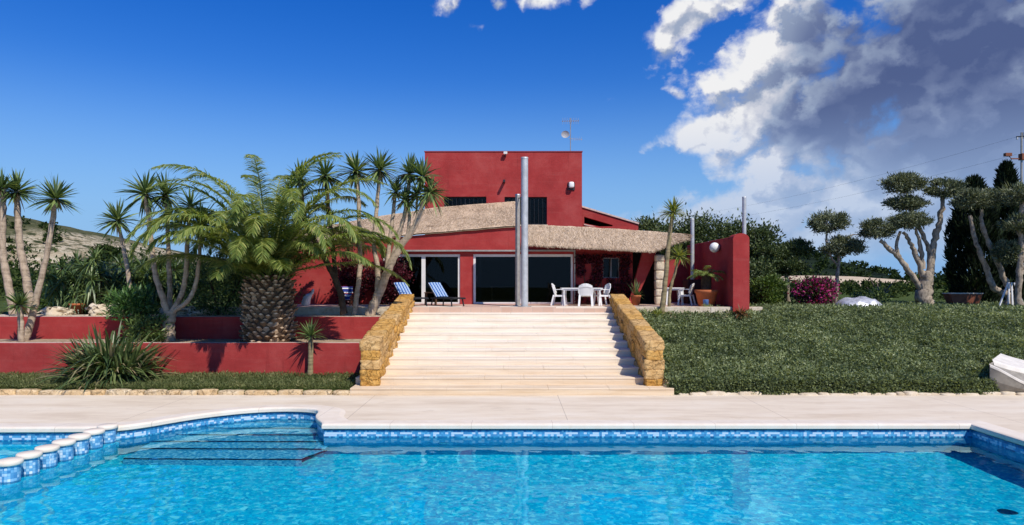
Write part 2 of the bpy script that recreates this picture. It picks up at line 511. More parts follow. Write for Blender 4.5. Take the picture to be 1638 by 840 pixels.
def f_reed(t):
    p = t.pos()
    at = t.n('ShaderNodeAttribute'); at.attribute_name = 'var'
    n1 = t.noise(p, 1.2, 5, 0.6)
    col = t.ramp(at.outputs['Fac'], [(0.0, (0.30, 0.205, 0.125)), (0.35, (0.54, 0.40, 0.265)), (1.0, (0.80, 0.64, 0.47))])
    col = t.mix(t.math('MULTIPLY', t.smooth(n1, 0.5, 0.75), 0.35), col, (0.22, 0.14, 0.09))
    return t.bsdf(col, 0.85, None, 0, 0.15)
M['reed'] = mat('dry_reed', f_reed)


def f_bark(base, dark, ring=0.0):
    def fn(t):
        p = t.pos(); x, y, z = t.sep(p)
        n1 = t.noise(t.comb(x, y, t.math('MULTIPLY', z, 0.5)), 9.0, 7, 0.65)
        n2 = t.noise(t.comb(t.math('MULTIPLY', x, 0.4), t.math('MULTIPLY', y, 0.4), t.math('MULTIPLY', z, 13.0)), 1.0, 4, 0.6)
        f = t.math('ADD', t.math('MULTIPLY', n1, 1 - ring), t.math('MULTIPLY', n2, ring))
        col = t.ramp(f, [(0.32, dark), (0.52, base), (0.72, tuple(min(1, v * 1.35) for v in base))])
        return t.bsdf(col, 0.9, t.bump(f, 0.8, 0.03), 0, 0.1)
    return fn
M['yucca_bark'] = mat('yucca_bark', f_bark((0.44, 0.345, 0.25), (0.17, 0.125, 0.085), 0.42))
M['dark_bark'] = mat('dark_bark', f_bark((0.075, 0.055, 0.04), (0.025, 0.018, 0.014), 0.3))
M['olive_bark'] = mat('olive_bark', f_bark((0.36, 0.295, 0.22), (0.075, 0.06, 0.045), 0.1))
M['young_bark'] = mat('yucca_young_bark', f_bark((0.30, 0.24, 0.13), (0.11, 0.085, 0.05), 0.6))
M['boot'] = leafy('palm_boot', [(0, (0.08, 0.05, 0.032)), (0.5, (0.28, 0.185, 0.11)), (1, (0.60, 0.45, 0.30))], 0.0, 0.9, 0.1)
M['frond'] = leafy('palm_frond', [(0, (0.050, 0.092, 0.026)), (0.5, (0.165, 0.245, 0.062)), (0.85, (0.33, 0.40, 0.11)), (1, (0.50, 0.50, 0.17))], 0.42, 0.42, 0.5)
M['yucca_leaf'] = leafy('yucca_leaf', [(0, (0.038, 0.075, 0.026)), (0.5, (0.115, 0.18, 0.058)), (0.9, (0.25, 0.32, 0.10)), (0.94, (0.28, 0.22, 0.11)), (1, (0.36, 0.28, 0.15))], 0.22, 0.42, 0.5)
M['yucca_pale'] = leafy('yucca_pale_leaf', [(0, (0.09, 0.14, 0.02)), (0.5, (0.22, 0.27, 0.045)), (0.9, (0.42, 0.42, 0.11)), (1, (0.42, 0.33, 0.16))], 0.30, 0.45, 0.4)
M['bush'] = leafy('shrub_leaf', [(0, (0.024, 0.052, 0.016)), (0.5, (0.082, 0.140, 0.036)), (1, (0.19, 0.26, 0.07))], 0.25, 0.5, 0.4)
M['strap'] = leafy('strap_leaf', [(0, (0.030, 0.062, 0.021)), (0.55, (0.095, 0.145, 0.044)), (0.85, (0.19, 0.235, 0.08)), (0.92, (0.30, 0.24, 0.13)), (1, (0.40, 0.33, 0.20))], 0.2, 0.4, 0.5)
M['hedge'] = leafy('hedge_leaf', [(0, (0.024, 0.046, 0.016)), (0.5, (0.075, 0.112, 0.034)), (1, (0.16, 0.195, 0.07))], 0.22, 0.5, 0.4)
M['light_bush'] = leafy('light_shrub_leaf', [(0, (0.035, 0.07, 0.012)), (0.5, (0.085, 0.14, 0.022)), (1, (0.17, 0.23, 0.045))], 0.3, 0.5, 0.4)
M['olive'] = leafy('olive_leaf', [(0, (0.045, 0.060, 0.030)), (0.5, (0.13, 0.155, 0.078)), (1, (0.32, 0.345, 0.20))], 0.2, 0.5, 0.4)
M['cypress'] = leafy('cypress_leaf', [(0, (0.006, 0.012, 0.005)), (0.6, (0.015, 0.026, 0.010)), (1, (0.040, 0.058, 0.020))], 0.1, 0.6, 0.2)
M['creeper'] = leafy('creeper_leaf', [(0, (0.020, 0.004, 0.006)), (0.5, (0.075, 0.008, 0.016)), (0.9, (0.17, 0.018, 0.034)), (1, (0.10, 0.05, 0.03))], 0.25, 0.5, 0.3)
M['bougain'] = leafy('bougainvillea', [(0, (0.020, 0.040, 0.012)), (0.35, (0.06, 0.075, 0.022)), (0.42, (0.075, 0.09, 0.03)), (0.50, (0.26, 0.025, 0.11)), (1, (0.56, 0.05, 0.24))], 0.3, 0.6, 0.2)
M['cover'] = leafy('ground_cover_leaf', [(0, (0.078, 0.105, 0.052)), (0.5, (0.185, 0.230, 0.105)), (0.85, (0.31, 0.36, 0.15)), (1, (0.44, 0.48, 0.27))], 0.36, 0.5, 0.3)
M['grass'] = leafy('short_grass', [(0, (0.06, 0.08, 0.028)), (0.6, (0.155, 0.185, 0.062)), (1, (0.30, 0.29, 0.13))], 0.25, 0.6, 0.2)
M['far_green'] = leafy('far_foliage', [(0, (0.012, 0.026, 0.008)), (0.5, (0.036, 0.062, 0.014)), (1, (0.10, 0.125, 0.032))], 0.2, 0.7, 0.1)
M['white_plastic'] = plain('white_plastic', (0.80, 0.79, 0.77), 0.4, 0.04, 3, 0, 0, 0.4)
M['white_frame'] = plain('white_frame', (0.74, 0.72, 0.69), 0.5, 0.06, 4)
M['white_dirty'] = plain('weathered_white_shell', (0.72, 0.67, 0.58), 0.55, 0.14, 4, 0.1)
M['grey_shell'] = plain('weathered_grey_shell', (0.27, 0.245, 0.20), 0.7, 0.25, 5, 0.2)
M['black'] = plain('black_gap', (0.012, 0.012, 0.013), 0.6, 0.1)
M['dark_metal'] = plain('dark_metal', (0.035, 0.037, 0.042), 0.45, 0.1, 5, 0, 0.3)
M['galv'] = plain('galvanised_steel', (0.50, 0.51, 0.51), 0.5, 0.18, 5, 0.05, 0.30, 0.4)
M['galv_worn'] = plain('worn_steel', (0.37, 0.345, 0.31), 0.55, 0.22, 5, 0.05, 0.4, 0.3)
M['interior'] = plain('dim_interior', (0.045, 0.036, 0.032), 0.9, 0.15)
M['terracotta'] = plain('terracotta', (0.46, 0.135, 0.05), 0.8, 0.18, 6, 0.2)
M['globe'] = plain('opal_globe', (0.85, 0.83, 0.78), 0.25, 0.02, 2, 0, 0, 0.5)
M['rust'] = plain('rusty_red', (0.22, 0.075, 0.04), 0.8, 0.25, 5, 0.3)
M['rim_pale'] = plain('pale_rim', (0.60, 0.52, 0.42), 0.7, 0.15)
M['tarp'] = plain('silver_tarp', (0.50, 0.51, 0.54), 0.4, 0.35, 6, 0.9, 0.3, 0.5, 7.0)
M['wood'] = plain('brown_wood', (0.16, 0.085, 0.045), 0.6, 0.25, 8)
M['bluepaint'] = plain('blue_paint', (0.10, 0.22, 0.50), 0.5, 0.1)


def f_stripe(t):
    tc = t.n('ShaderNodeTexCoord').outputs['Object']
    x, y, z = t.sep(tc)
    s = t.math('FRACT', t.math('MULTIPLY', y, 1 / 0.135))
    col = t.ramp(s, [(0, (0.012, 0.09, 0.33)), (0.48, (0.015, 0.13, 0.42)), (0.50, (0.60, 0.66, 0.72)), (0.60, (0.60, 0.66, 0.72)), (0.64, (0.03, 0.24, 0.52)), (0.80, (0.03, 0.24, 0.52)), (0.82, (0.70, 0.74, 0.78)), (0.95, (0.70, 0.74, 0.78))], 'CONSTANT')
    n1 = t.noise(tc, 12, 4)
    col = t.mix(t.math('MULTIPLY', n1, 0.3), col, (0.05, 0.14, 0.32))
    return t.bsdf(col, 0.85, None, 0, 0.1)
M['stripe'] = mat('blue_striped_cloth', f_stripe)


def f_towel(t):
    tc = t.n('ShaderNodeTexCoord').outputs['Object']
    x, y, z = t.sep(tc)
    s = t.math('FRACT', t.math('MULTIPLY', z, 1 / 0.30))
    col = t.ramp(s, [(0, (0.02, 0.04, 0.20)), (0.3, (0.70, 0.68, 0.68)), (0.45, (0.05, 0.10, 0.35)), (0.62, (0.45, 0.05, 0.06)), (0.74, (0.72, 0.70, 0.70)), (0.88, (0.03, 0.05, 0.22))], 'CONSTANT')
    return t.bsdf(col, 0.9, None, 0, 0.1)
M['towel'] = mat('striped_towel', f_towel)


def f_hill(t):
    p = t.pos(); x, y, z = t.sep(p)
    n1 = t.noise(p, 0.11, 8, 0.65)
    n2 = t.noise(p, 0.5, 7, 0.7)
    n3 = t.noise(t.comb(t.math('MULTIPLY', x, 0.12), t.math('MULTIPLY', y, 0.2), t.math('MULTIPLY', z, 1.1)), 1.0, 5, 0.6)
    cream = t.ramp(t.math('ADD', t.math('MULTIPLY', n3, 0.5), t.math('MULTIPLY', n2, 0.5)), [(0.38, (0.20, 0.15, 0.09)), (0.48, (0.46, 0.38, 0.25)), (0.62, (0.66, 0.58, 0.43))])
    scrub = t.ramp(n2, [(0.35, (0.035, 0.048, 0.020)), (0.5, (0.085, 0.092, 0.042)), (0.68, (0.145, 0.135, 0.07))])
    zz = t.math('ADD', z, t.math('MULTIPLY', t.math('SUBTRACT', n1, 0.5), 3.0))
    # the bare cut low on the slope, and the bare crest at its end
    cut = t.math('MULTIPLY', t.smooth(zz, 9.6, 8.8), t.smooth(x, -80, -90))
    crest = t.math('MULTIPLY', t.math('MULTIPLY', t.smooth(x, -104, -98), t.smooth(x, -80, -88)), t.smooth(zz, 8.6, 9.6))
    m = t.math('MAXIMUM', cut, t.math('MULTIPLY', crest, t.smooth(n2, 0.42, 0.55)))
    spots = t.smooth(n2, 0.57, 0.62)
    m = t.math('MULTIPLY', m, t.math('SUBTRACT', 1.0, t.math('MULTIPLY', spots, 0.85)))
    col = t.mix(m, scrub, cream)
    return t.bsdf(col, 0.95, t.bump(n2, 1.0, 0.8), 0, 0.05)
M['hill'] = mat('limestone_hillside', f_hill)


def f_wooded(t):
    p = t.pos()
    n2 = t.noise(p, 0.16, 8, 0.7)
    col = t.ramp(n2, [(0.3, (0.006, 0.013, 0.010)), (0.6, (0.018, 0.030, 0.018)), (0.8, (0.045, 0.052, 0.03))])
    return t.bsdf(col, 0.95, t.bump(n2, 1.0, 2.0), 0, 0.05)
M['wooded'] = mat('wooded_hillside', f_wooded)


def f_field(t):
    p = t.pos(); x, y, z = t.sep(p)
    n1 = t.noise(p, 0.25, 6, 0.6); n2 = t.noise(p, 1.2, 5, 0.7)
    col = t.ramp(n1, [(0.3, (0.48, 0.37, 0.24)), (0.7, (0.66, 0.54, 0.38))])
    col = t.mix(t.smooth(n2, 0.60, 0.66), col, (0.07, 0.08, 0.03))
    return t.bsdf(col, 0.95, None, 0, 0.05)
M['field'] = mat('dry_field', f_field)


# ------------------------------------------------------------------ geometry helpers
def W(px, py, D):
    """a point of the place seen at photo pixel (px, py), D metres out"""
    return Vector(((px - CX) * D / FPX, D, CAM_Z - (py - HY) * D / FPX))


def XZ(px, D):
    return (px - CX) * D / FPX


class G:
    """collects faces into one mesh"""
    def __init__(s):
        s.v = []; s.n = 0; s.faces = []; s.var = []; s.mi = []; s.sm = []

    def add(s, verts, faces, var=0.5, mi=0, smooth=False):
        verts = np.asarray(verts, dtype=float).reshape(-1, 3)
        faces = np.asarray(faces, dtype=int)
        s.v.append(verts)
        s.faces.append(faces + s.n)
        k = len(faces)
        s.var.append(np.broadcast_to(np.asarray(var, dtype=float), (k,)).copy())
        s.mi.append(np.full(k, mi, dtype=int))
        s.sm.append(np.full(k, smooth, dtype=bool))
        s.n += len(verts)
        return s

    def box(s, x0, x1, y0, y1, z0, z1, mi=0, var=0.5):
        v = [(x, y, z) for z in (z0, z1) for y in (y0, y1) for x in (x0, x1)]
        f = [(0, 2, 3, 1), (4, 5, 7, 6), (0, 1, 5, 4), (2, 6, 7, 3), (0, 4, 6, 2), (1, 3, 7, 5)]
        return s.add(v, f, var, mi)

    def bar(s, a, b, wx, wy, mi=0, up=(0, 0, 1)):
        """a rectangular bar from a to b"""
        a = Vector(a); b = Vector(b); d = (b - a).normalized()
        u = Vector(up)
        if abs(d.dot(u)) > 0.95: u = Vector((0, 1, 0))
        sx = d.cross(u).normalized(); sy = sx.cross(d).normalized()
        v = []
        for p in (a, b):
            for (i, j) in ((-1, -1), (1, -1), (1, 1), (-1, 1)):
                v.append(p + sx * i * wx / 2 + sy * j * wy / 2)
        return s.add([tuple(q) for q in v], [(0, 3, 2, 1), (4, 5, 6, 7), (0, 1, 5, 4), (1, 2, 6, 5), (2, 3, 7, 6), (3, 0, 4, 7)], 0.5, mi)

    def tube(s, pts, rad, sides=10, mi=0, jitter=0.0, caps=True, smooth=True, var=0.5):
        pts = [Vector(p) for p in pts]
        n = len(pts)
        rad = [rad] * n if isinstance(rad, (int, float)) else list(rad)
        rings = []
        side = None
        for i, p in enumerate(pts):
            d = (pts[min(i + 1, n - 1)] - pts[max(i - 1, 0)]).normalized()
            if side is None:
                u = Vector((1, 0, 0)) if abs(d.x) < 0.9 else Vector((0, 1, 0))
                side = (u - d * u.dot(d)).normalized()
            else:
                side = (side - d * side.dot(d)).normalized()
            sd2 = d.cross(side)
            for k in range(sides):
                a = 2 * math.pi * k / sides
                r = rad[i] * (1 + jitter * (random.random() - 0.5))
                rings.append(tuple(p + (side * math.cos(a) + sd2 * math.sin(a)) * r))
        f = []
        for i in range(n - 1):
            for k in range(sides):
                k2 = (k + 1) % sides
                f.append((i * sides + k, i * sides + k2, (i + 1) * sides + k2, (i + 1) * sides + k))
        s.add(rings, f, var, mi, smooth)
        if caps:
            c = s.n
            for i, p in ((0, pts[0]), (n - 1, pts[-1])):
                ring = rings[i * sides:(i + 1) * sides]
                fan = [(0, k + 1, (k + 1) % sides + 1) for k in range(sides)]
                if i == 0: fan = [(a, c2, b) for a, b, c2 in fan]
                s.add([tuple(p)] + ring, fan, var, mi, False)
        return s

    def lathe(s, prof, cx, cy, sides=24, mi=0, smooth=True, var=0.5):
        v = []
        for (r, z) in prof:
            for k in range(sides):
                a = 2 * math.pi * k / sides
                v.append((cx + r * math.cos(a), cy + r * math.sin(a), z))
        f = []
        for i in range(len(prof) - 1):
            for k in range(sides):
                k2 = (k + 1) % sides
                f.append((i * sides + k, i * sides + k2, (i + 1) * sides + k2, (i + 1) * sides + k))
        return s.add(v, f, var, mi, smooth)

    def rock(s, c, half, rot=0.0, rough=0.12, mi=0, var=0.5, sub=4, seed=0, sq=5.0, shear=0.0):
        """a rough hewn block"""
        n = sub
        vs_, idx, f = [], {}, []
        def vid(i, j, k):
            key = (i, j, k)
            if key not in idx:
                q = np.array([2 * i / n - 1, 2 * j / n - 1, 2 * k / n - 1])
                m = (np.abs(q) ** sq).sum() ** (1 / sq)
                q = q / max(m, 1e-6)
                nn = mnoise.noise_vector(Vector((q[0] * 1.3 + seed * 7.1, q[1] * 1.3 - seed * 3.3, q[2] * 1.3 + seed)))
                q = q + np.array(nn) * rough
                if n > 6: q = q + np.array(mnoise.noise_vector(Vector((q[0] * 4.2 + seed * 3.1, q[1] * 4.2 - seed, q[2] * 4.2)))) * rough * .8
                x, y, z = q[0] * half[0], q[1] * half[1], q[2] * half[2]
                ca, sa = math.cos(rot), math.sin(rot)
                idx[key] = len(vs_)
                vs_.append((c[0] + x * ca - y * sa, c[1] + x * sa + y * ca, c[2] + z + shear * y))
            return idx[key]
        for a in range(n):
            for b in range(n):
                f.append((vid(a, b, 0), vid(a, b + 1, 0), vid(a + 1, b + 1, 0), vid(a + 1, b, 0)))
                f.append((vid(a, b, n), vid(a + 1, b, n), vid(a + 1, b + 1, n), vid(a, b + 1, n)))
                f.append((vid(a, 0, b), vid(a + 1, 0, b), vid(a + 1, 0, b + 1), vid(a, 0, b + 1)))
                f.append((vid(a, n, b), vid(a, n, b + 1), vid(a + 1, n, b + 1), vid(a + 1, n, b)))
                f.append((vid(0, a, b), vid(0, a, b + 1), vid(0, a + 1, b + 1), vid(0, a + 1, b)))
                f.append((vid(n, a, b), vid(n, a + 1, b), vid(n, a + 1, b + 1), vid(n, a, b + 1)))
        return s.add(vs_, f, var, mi, True)

    def leaves(s, P, D, L, Wd, var, mi=0):
        """one small rhombic leaf at every point"""
        P = np.asarray(P); D = np.asarray(D); n = len(P)
        D = D / (np.linalg.norm(D, axis=1, keepdims=True) + 1e-9)
        rnd = rng.normal(size=(n, 3))
        S = np.cross(D, rnd); S /= (np.linalg.norm(S, axis=1, keepdims=True) + 1e-9)
        L = np.broadcast_to(np.asarray(L, float), (n,))[:, None]; Wd = np.broadcast_to(np.asarray(Wd, float), (n,))[:, None]
        V = np.stack([P, P + D * L * 0.5 + S * Wd * 0.5, P + D * L, P + D * L * 0.5 - S * Wd * 0.5], axis=1).reshape(-1, 3)
        F_ = np.arange(n * 4).reshape(n, 4)
        return s.add(V, F_, var, mi)

    def blades(s, P, D, L, Wd, droop, var, mi=0, ts=(0, 0.3, 0.65, 1.0), prof=(0.7, 1.0, 0.75, 0.06), fold=0.0, curl=2.0):
        """long sword leaves that arch over"""
        P = np.asarray(P, float); D = np.asarray(D, float); n = len(P)
        D = D / (np.linalg.norm(D, axis=1, keepdims=True) + 1e-9)
        up = np.tile([0, 0, 1.0], (n, 1))
        S = np.cross(D, up)
        bad = np.linalg.norm(S, axis=1) < 0.15
        S[bad] = rng.normal(size=(bad.sum(), 3))
        S += rng.normal(size=(n, 3)) * 0.25
        S -= D * (S * D).sum(1, keepdims=True)
        S /= (np.linalg.norm(S, axis=1, keepdims=True) + 1e-9)
        L = np.broadcast_to(np.asarray(L, float), (n,))[:, None]; Wd = np.broadcast_to(np.asarray(Wd, float), (n,))[:, None]
        dr = np.broadcast_to(np.asarray(droop, float), (n,))[:, None]
        V = []
        for t, wp in zip(ts, prof):
            C = P + D * L * t - up * dr * L * (t ** curl)
            V.append(C + S * Wd * wp * 0.5); V.append(C - S * Wd * wp * 0.5)
        k = len(ts)
        V = np.stack(V, axis=1).reshape(-1, 3)
        base = (np.arange(n) * 2 * k)[:, None]
        F_ = []
        for i in range(k - 1):
            F_.append(base + np.array([[2 * i, 2 * i + 1, 2 * i + 3, 2 * i + 2]]))
        F_ = np.stack(F_, axis=1).reshape(-1, 4)
        return s.add(V, F_, np.repeat(np.broadcast_to(var, (n,)), k - 1), mi)

    def build(s, name, mats, parent=None, origin=None, bevel=0.0):
        me = bpy.data.meshes.new(name)
        V = np.concatenate(s.v)
        off = Vector((0, 0, 0))
        if parent is not None:
            off = world_loc(parent)
            if origin is not None: off = Vector(origin)
        elif origin is not None:
            off = Vector(origin)
        V = V - np.array(off)
        me.vertices.add(len(V)); me.vertices.foreach_set('co', V.astype(np.float32).ravel())
        loops = np.concatenate([f.ravel() for f in s.faces])
        sizes = np.concatenate([np.full(len(f), f.shape[1]) for f in s.faces])
        starts = np.concatenate([[0], np.cumsum(sizes)[:-1]])
        me.loops.add(len(loops)); me.loops.foreach_set('vertex_index', loops.astype(np.int32))
        me.polygons.add(len(sizes)); me.polygons.foreach_set('loop_start', starts.astype(np.int32))
        me.polygons.foreach_set('loop_total', sizes.astype(np.int32))
        if not isinstance(mats, (list, tuple)): mats = [mats]
        for m in mats: me.materials.append(m)
        me.polygons.foreach_set('material_index', np.concatenate(s.mi).astype(np.int32))
        me.polygons.foreach_set('use_smooth', np.concatenate(s.sm))
        a = me.attributes.new('var', 'FLOAT', 'FACE')
        a.data.foreach_set('value', np.concatenate(s.var).astype(np.float32))
        me.update(calc_edges=True)
        me.validate()
        o = bpy.data.objects.new(name, me)
        COL.objects.link(o)
        if parent is not None:
            o.parent = parent
            if origin is not None: o.location = Vector(origin) - world_loc(parent)
        elif origin is not None:
            o.location = origin
        if bevel:
            b = o.modifiers.new('bevel', 'BEVEL'); b.width = bevel; b.segments = 2; b.limit_method = 'ANGLE'
        return o


def world_loc(o):
    p = Vector((0, 0, 0))
    while o is not None:
        p += Vector(o.location); o = o.parent
    return p


def tag(o, label=None, cat=None, group=None, kind=None):
    if label: o['label'] = label
    if cat: o['category'] = cat
    if group: o['group'] = group
    if kind: o['kind'] = kind
    return o


def thing(name, label, cat, loc=(0, 0, 0), group=None):
    o = bpy.data.objects.new(name, None)
    o.empty_display_size = 0.2
    COL.objects.link(o)
    o.location = loc
    return tag(o, label, cat, group)


def dup(root, loc, rotz=0.0, label=None, group=None, scale=1.0):
    r = root.copy(); COL.objects.link(r)
    r.location = loc; r.rotation_euler = (0, 0, rotz); r.scale = (scale,) * 3
    if label: r['label'] = label
    if group: r['group'] = group
    for ch in list(root.children):
        c = ch.copy(); COL.objects.link(c); c.parent = r
        for g in ch.children:
            d = g.copy(); COL.objects.link(d); d.parent = c
    return r


def spline(pts, n=6):
    """smooth a polyline"""
    pts = [Vector(p) for p in pts]
    if len(pts) < 3:
        a, b = pts
        return [a.lerp(b, i / n) for i in range(n + 1)]
    out = []
    for i in range(len(pts) - 1):
        p0 = pts[max(i - 1, 0)]; p1 = pts[i]; p2 = pts[i + 1]; p3 = pts[min(i + 2, len(pts) - 1)]
        for k in range(n):
            t = k / n
            out.append(0.5 * ((2 * p1) + (p2 - p0) * t + (2 * p0 - 5 * p1 + 4 * p2 - p3) * t * t + (3 * p1 - p0 - 3 * p2 + p3) * t ** 3))
    out.append(pts[-1])
    return out


def panel(loops, y0, y1, name, m, parent=None, bevel=0.0):
    """a wall standing along X with openings: loops[0] is the outline, the others are holes, (x, z) pairs"""
    bm = bmesh.new()
    es = []
    for lp in loops:
        vv = [bm.verts.new((x, y0, z)) for x, z in lp]
        for i in range(len(vv)):
            es.append(bm.edges.new((vv[i], vv[(i + 1) % len(vv)])))
    bmesh.ops.triangle_fill(bm, edges=es, use_beauty=True)
    bmesh.ops.dissolve_limit(bm, angle_limit=0.01, verts=bm.verts, edges=bm.edges)
    r = bmesh.ops.extrude_face_region(bm, geom=list(bm.faces))
    bmesh.ops.translate(bm, verts=[e for e in r['geom'] if isinstance(e, bmesh.types.BMVert)], vec=(0, y1 - y0, 0))
    bmesh.ops.recalc_face_normals(bm, faces=bm.faces)
    off = world_loc(parent) if parent else Vector((0, 0, 0))
    bmesh.ops.translate(bm, verts=bm.verts, vec=-off)
    me = bpy.data.meshes.new(name); bm.to_mesh(me); bm.free()
    me.materials.append(m)
    o = bpy.data.objects.new(name, me); COL.objects.link(o)
    if parent: o.parent = parent
    return o


def rect(x0, x1, z0, z1):
    return [(x0, z0), (x1, z0), (x1, z1), (x0, z1)]


def slab_with_holes(loops, z0, z1, name, mats, side_mat=0):
    """a horizontal slab with openings, (x, y) pairs"""
    bm = bmesh.new(); es = []
    for lp in loops:
        vv = [bm.verts.new((x, y, z1)) for x, y in lp]
        for i in range(len(vv)):
            es.append(bm.edges.new((vv[i], vv[(i + 1) % len(vv)])))
    bmesh.ops.triangle_fill(bm, edges=es, use_beauty=True)
    r = bmesh.ops.extrude_face_region(bm, geom=list(bm.faces))
    bmesh.ops.translate(bm, verts=[e for e in r['geom'] if isinstance(e, bmesh.types.BMVert)], vec=(0, 0, z0 - z1))
    bmesh.ops.recalc_face_normals(bm, faces=bm.faces)
    me = bpy.data.meshes.new(name); bm.to_mesh(me); bm.free()
    for m in mats: me.materials.append(m)
    o = bpy.data.objects.new(name, me); COL.objects.link(o)
    return o


# ------------------------------------------------------------------ terrain
TER = 2.25                       # terrace level
BANK0, BANK1 = 19.62, 26.4


def bank_h(X, Y):
    t = min(max((Y - .25 - BANK0) / (BANK1 - BANK0), 0), 1)
    return 0.22 + 1.80 * t


def terrain_h(X, Y):
    if Y < 19.58:
        return -3.0 if (abs(X) < 44.5 and Y > -11.5) else -0.06
    if Y < 28 and -4.5 < X < 4.5:
        return min(0.05 + (Y - 19.6) * 0.285 - 0.25, 2.0)
    if X >= 4.5:
        if Y <= BANK1: return bank_h(X, Y) - .08 if Y > 20 else -.03
        return 2.02 + 0.10 * mnoise.noise(Vector((X * 0.05, Y * 0.05, 0)))
    if Y < 22.6: return 0.10
    if Y < 24.8: return 1.14
    return 1.95 + 0.06 * mnoise.noise(Vector((X * 0.3, Y * 0.3, 0)))


xs = sorted(set([-3000, -1500, -800, -400, -200, -120, -80, -60, -45, -44.4] + [x * 1.5 for x in range(-28, 29)] + [-4.55, -4.45, 4.45, 4.55, 44.4, 45, 60, 80, 120, 200, 400, 800, 1500, 3000]))
ys = sorted(set([-300, -100, -40, -12, -11.4, 0, 10, 19.55, 19.6, 20.5, 21.5, 22.58, 22.62, 23.7, 24.78, 24.82, 25.6, 26.4, 27.2, 28, 29, 31, 34, 38, 44, 52, 62, 75, 90, 110, 140, 180, 240, 340, 500, 800, 1400, 3000]))
g = G()
V = [(x, y, terrain_h(x, y)) for y in ys for x in xs]
nx = len(xs)
Fc = [(j * nx + i, j * nx + i + 1, (j + 1) * nx + i + 1, (j + 1) * nx + i) for j in range(len(ys) - 1) for i in range(nx - 1)]
g.add(V, Fc)
tag(g.build('terrain', M['terrain']), kind='structure')

# ------------------------------------------------------------------ pool
PX0, PX1, PY0, PY1 = -8.85, 10.3, 3.0, 15.3
WATER = -0.25
FLOOR = -1.70
alcove = [(-4.22, 15.1), (-4.30, 15.35), (-4.52, 15.75), (-4.66, 16.15), (-4.72, 16.55), (-4.86, 16.86), (-5.2, 17.05), (-5.7, 17.12), (-6.2, 17.05), (-6.7, 16.86), (-7.2, 16.52), (-7.6, 16.15), (-7.95, 15.7), (-8.25, 15.28), (-8.55, 14.98), (-8.85, 14.82)]
kid = [(-9.3, 14.98), (-10.2, 14.96), (-14.5, 14.90), (-14.5, 8.0), (-8.85, 8.0)]
alcove = [(x, y + 0.2) for x, y in alcove]
sp = spline([(x, y, 0) for x, y in alcove], 4)
alc = [(p.x, p.y) for p in sp]
pool = [(PX1, PY0), (PX1, PY1)] + alc + kid + [(-8.85, PY0)]


def offset_loop(lp, d):
    out = []
    n = len(lp)
    for i in range(n):
        a = Vector(lp[i - 1]); b = Vector(lp[i]); c = Vector(lp[(i + 1) % n])
        d1 = (b - a).normalized(); d2 = (c - b).normalized()
        n1 = Vector((d1.y, -d1.x)); n2 = Vector((d2.y, -d2.x))
        m = n1 + n2
        if m.length < 1e-4: m = n1
        m.normalize()
        k = min(1.0 / max(m.dot(n1), 0.4), 1.6)
        out.append(tuple(b + m * d * k))
    return out


cop_out = offset_loop(pool, 0.55)
cop_in = offset_loop(pool, -0.045)
deck = slab_with_holes([[(-45, -12), (45, -12), (45, 19.6), (-45, 19.6)], pool], -0.08, 0.0, 'pool_deck', [M['deck']])
tag(deck, kind='structure')
# coping: a flat band round the pool with a rounded lip over the water
g = G()
n = len(pool)
prof = [(0.62, 0.003), (0.50, 0.035), (0.06, 0.062), (0.0, 0.060), (-0.035, 0.045), (-0.045, 0.02), (-0.045, -0.045), (-0.03, -0.060), (0.03, -0.062)]
rings = []
for (d, z) in prof:
    rings.append([(x, y, z) for x, y in offset_loop(pool, d)])
V = [p for r_ in rings for p in r_]
Fc = [(k * n + i, k * n + (i + 1) % n, (k + 1) * n + (i + 1) % n, (k + 1) * n + i) for k in range(len(prof) - 1) for i in range(n)]
g.add(V, Fc)
cop = g.build('pool_coping', M['coping'])
tag(cop, kind='structure')
# basin
g = G()
V = [(x, y, -0.05) for x, y in pool] + [(x, y, FLOOR) for x, y in pool]
g.add(V, [(i, n + i, n + (i + 1) % n, (i + 1) % n) for i in range(n)], mi=1)
bas = g.build('pool_wall', [M['mosaic_floor'], M['mosaic_wall']])
tag(bas, kind='structure')
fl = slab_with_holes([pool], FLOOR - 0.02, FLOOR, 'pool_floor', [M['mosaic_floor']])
tag(fl, kind='structure')
g = G()
NX_, NY_ = 500, 340
X_ = np.linspace(-14.5, PX1, NX_ + 1); Y_ = np.linspace(PY0, 17.4, NY_ + 1)
V = [(x, y, WATER + 0.0034 * (mnoise.noise(Vector((x * 1.9, y * 2.2, 0))) + .55 * mnoise.noise(Vector((x * 4.6, y * 4.9, 3))))) for y in Y_ for x in X_]
g.add(V, [(j * (NX_ + 1) + i, j * (NX_ + 1) + i + 1, (j + 1) * (NX_ + 1) + i + 1, (j + 1) * (NX_ + 1) + i) for j in range(NY_) for i in range(NX_)], smooth=True)
wo = g.build('water', M['water'])
wo.cycles.is_caustics_caster = True
sun_d.cycles.is_caustics_light = True
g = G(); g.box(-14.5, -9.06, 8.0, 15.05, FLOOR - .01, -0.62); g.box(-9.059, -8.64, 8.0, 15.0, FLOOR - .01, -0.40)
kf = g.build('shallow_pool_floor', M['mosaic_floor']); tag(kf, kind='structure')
for o_ in (bas, fl, kf): o_.cycles.is_caustics_receiver = True
tag(wo, kind='structure')

# steps let into the alcove
root = thing('pool_steps', 'submerged blue mosaic steps with navy edges in the rounded pool corner', 'pool steps', (-6.5, 15.2, FLOOR))
STEPS = [(675, -0.36), (685, -0.48), (696, -0.66), (707, -0.84), (719, -1.02), (736, -1.21)]
prev_y = 17.3


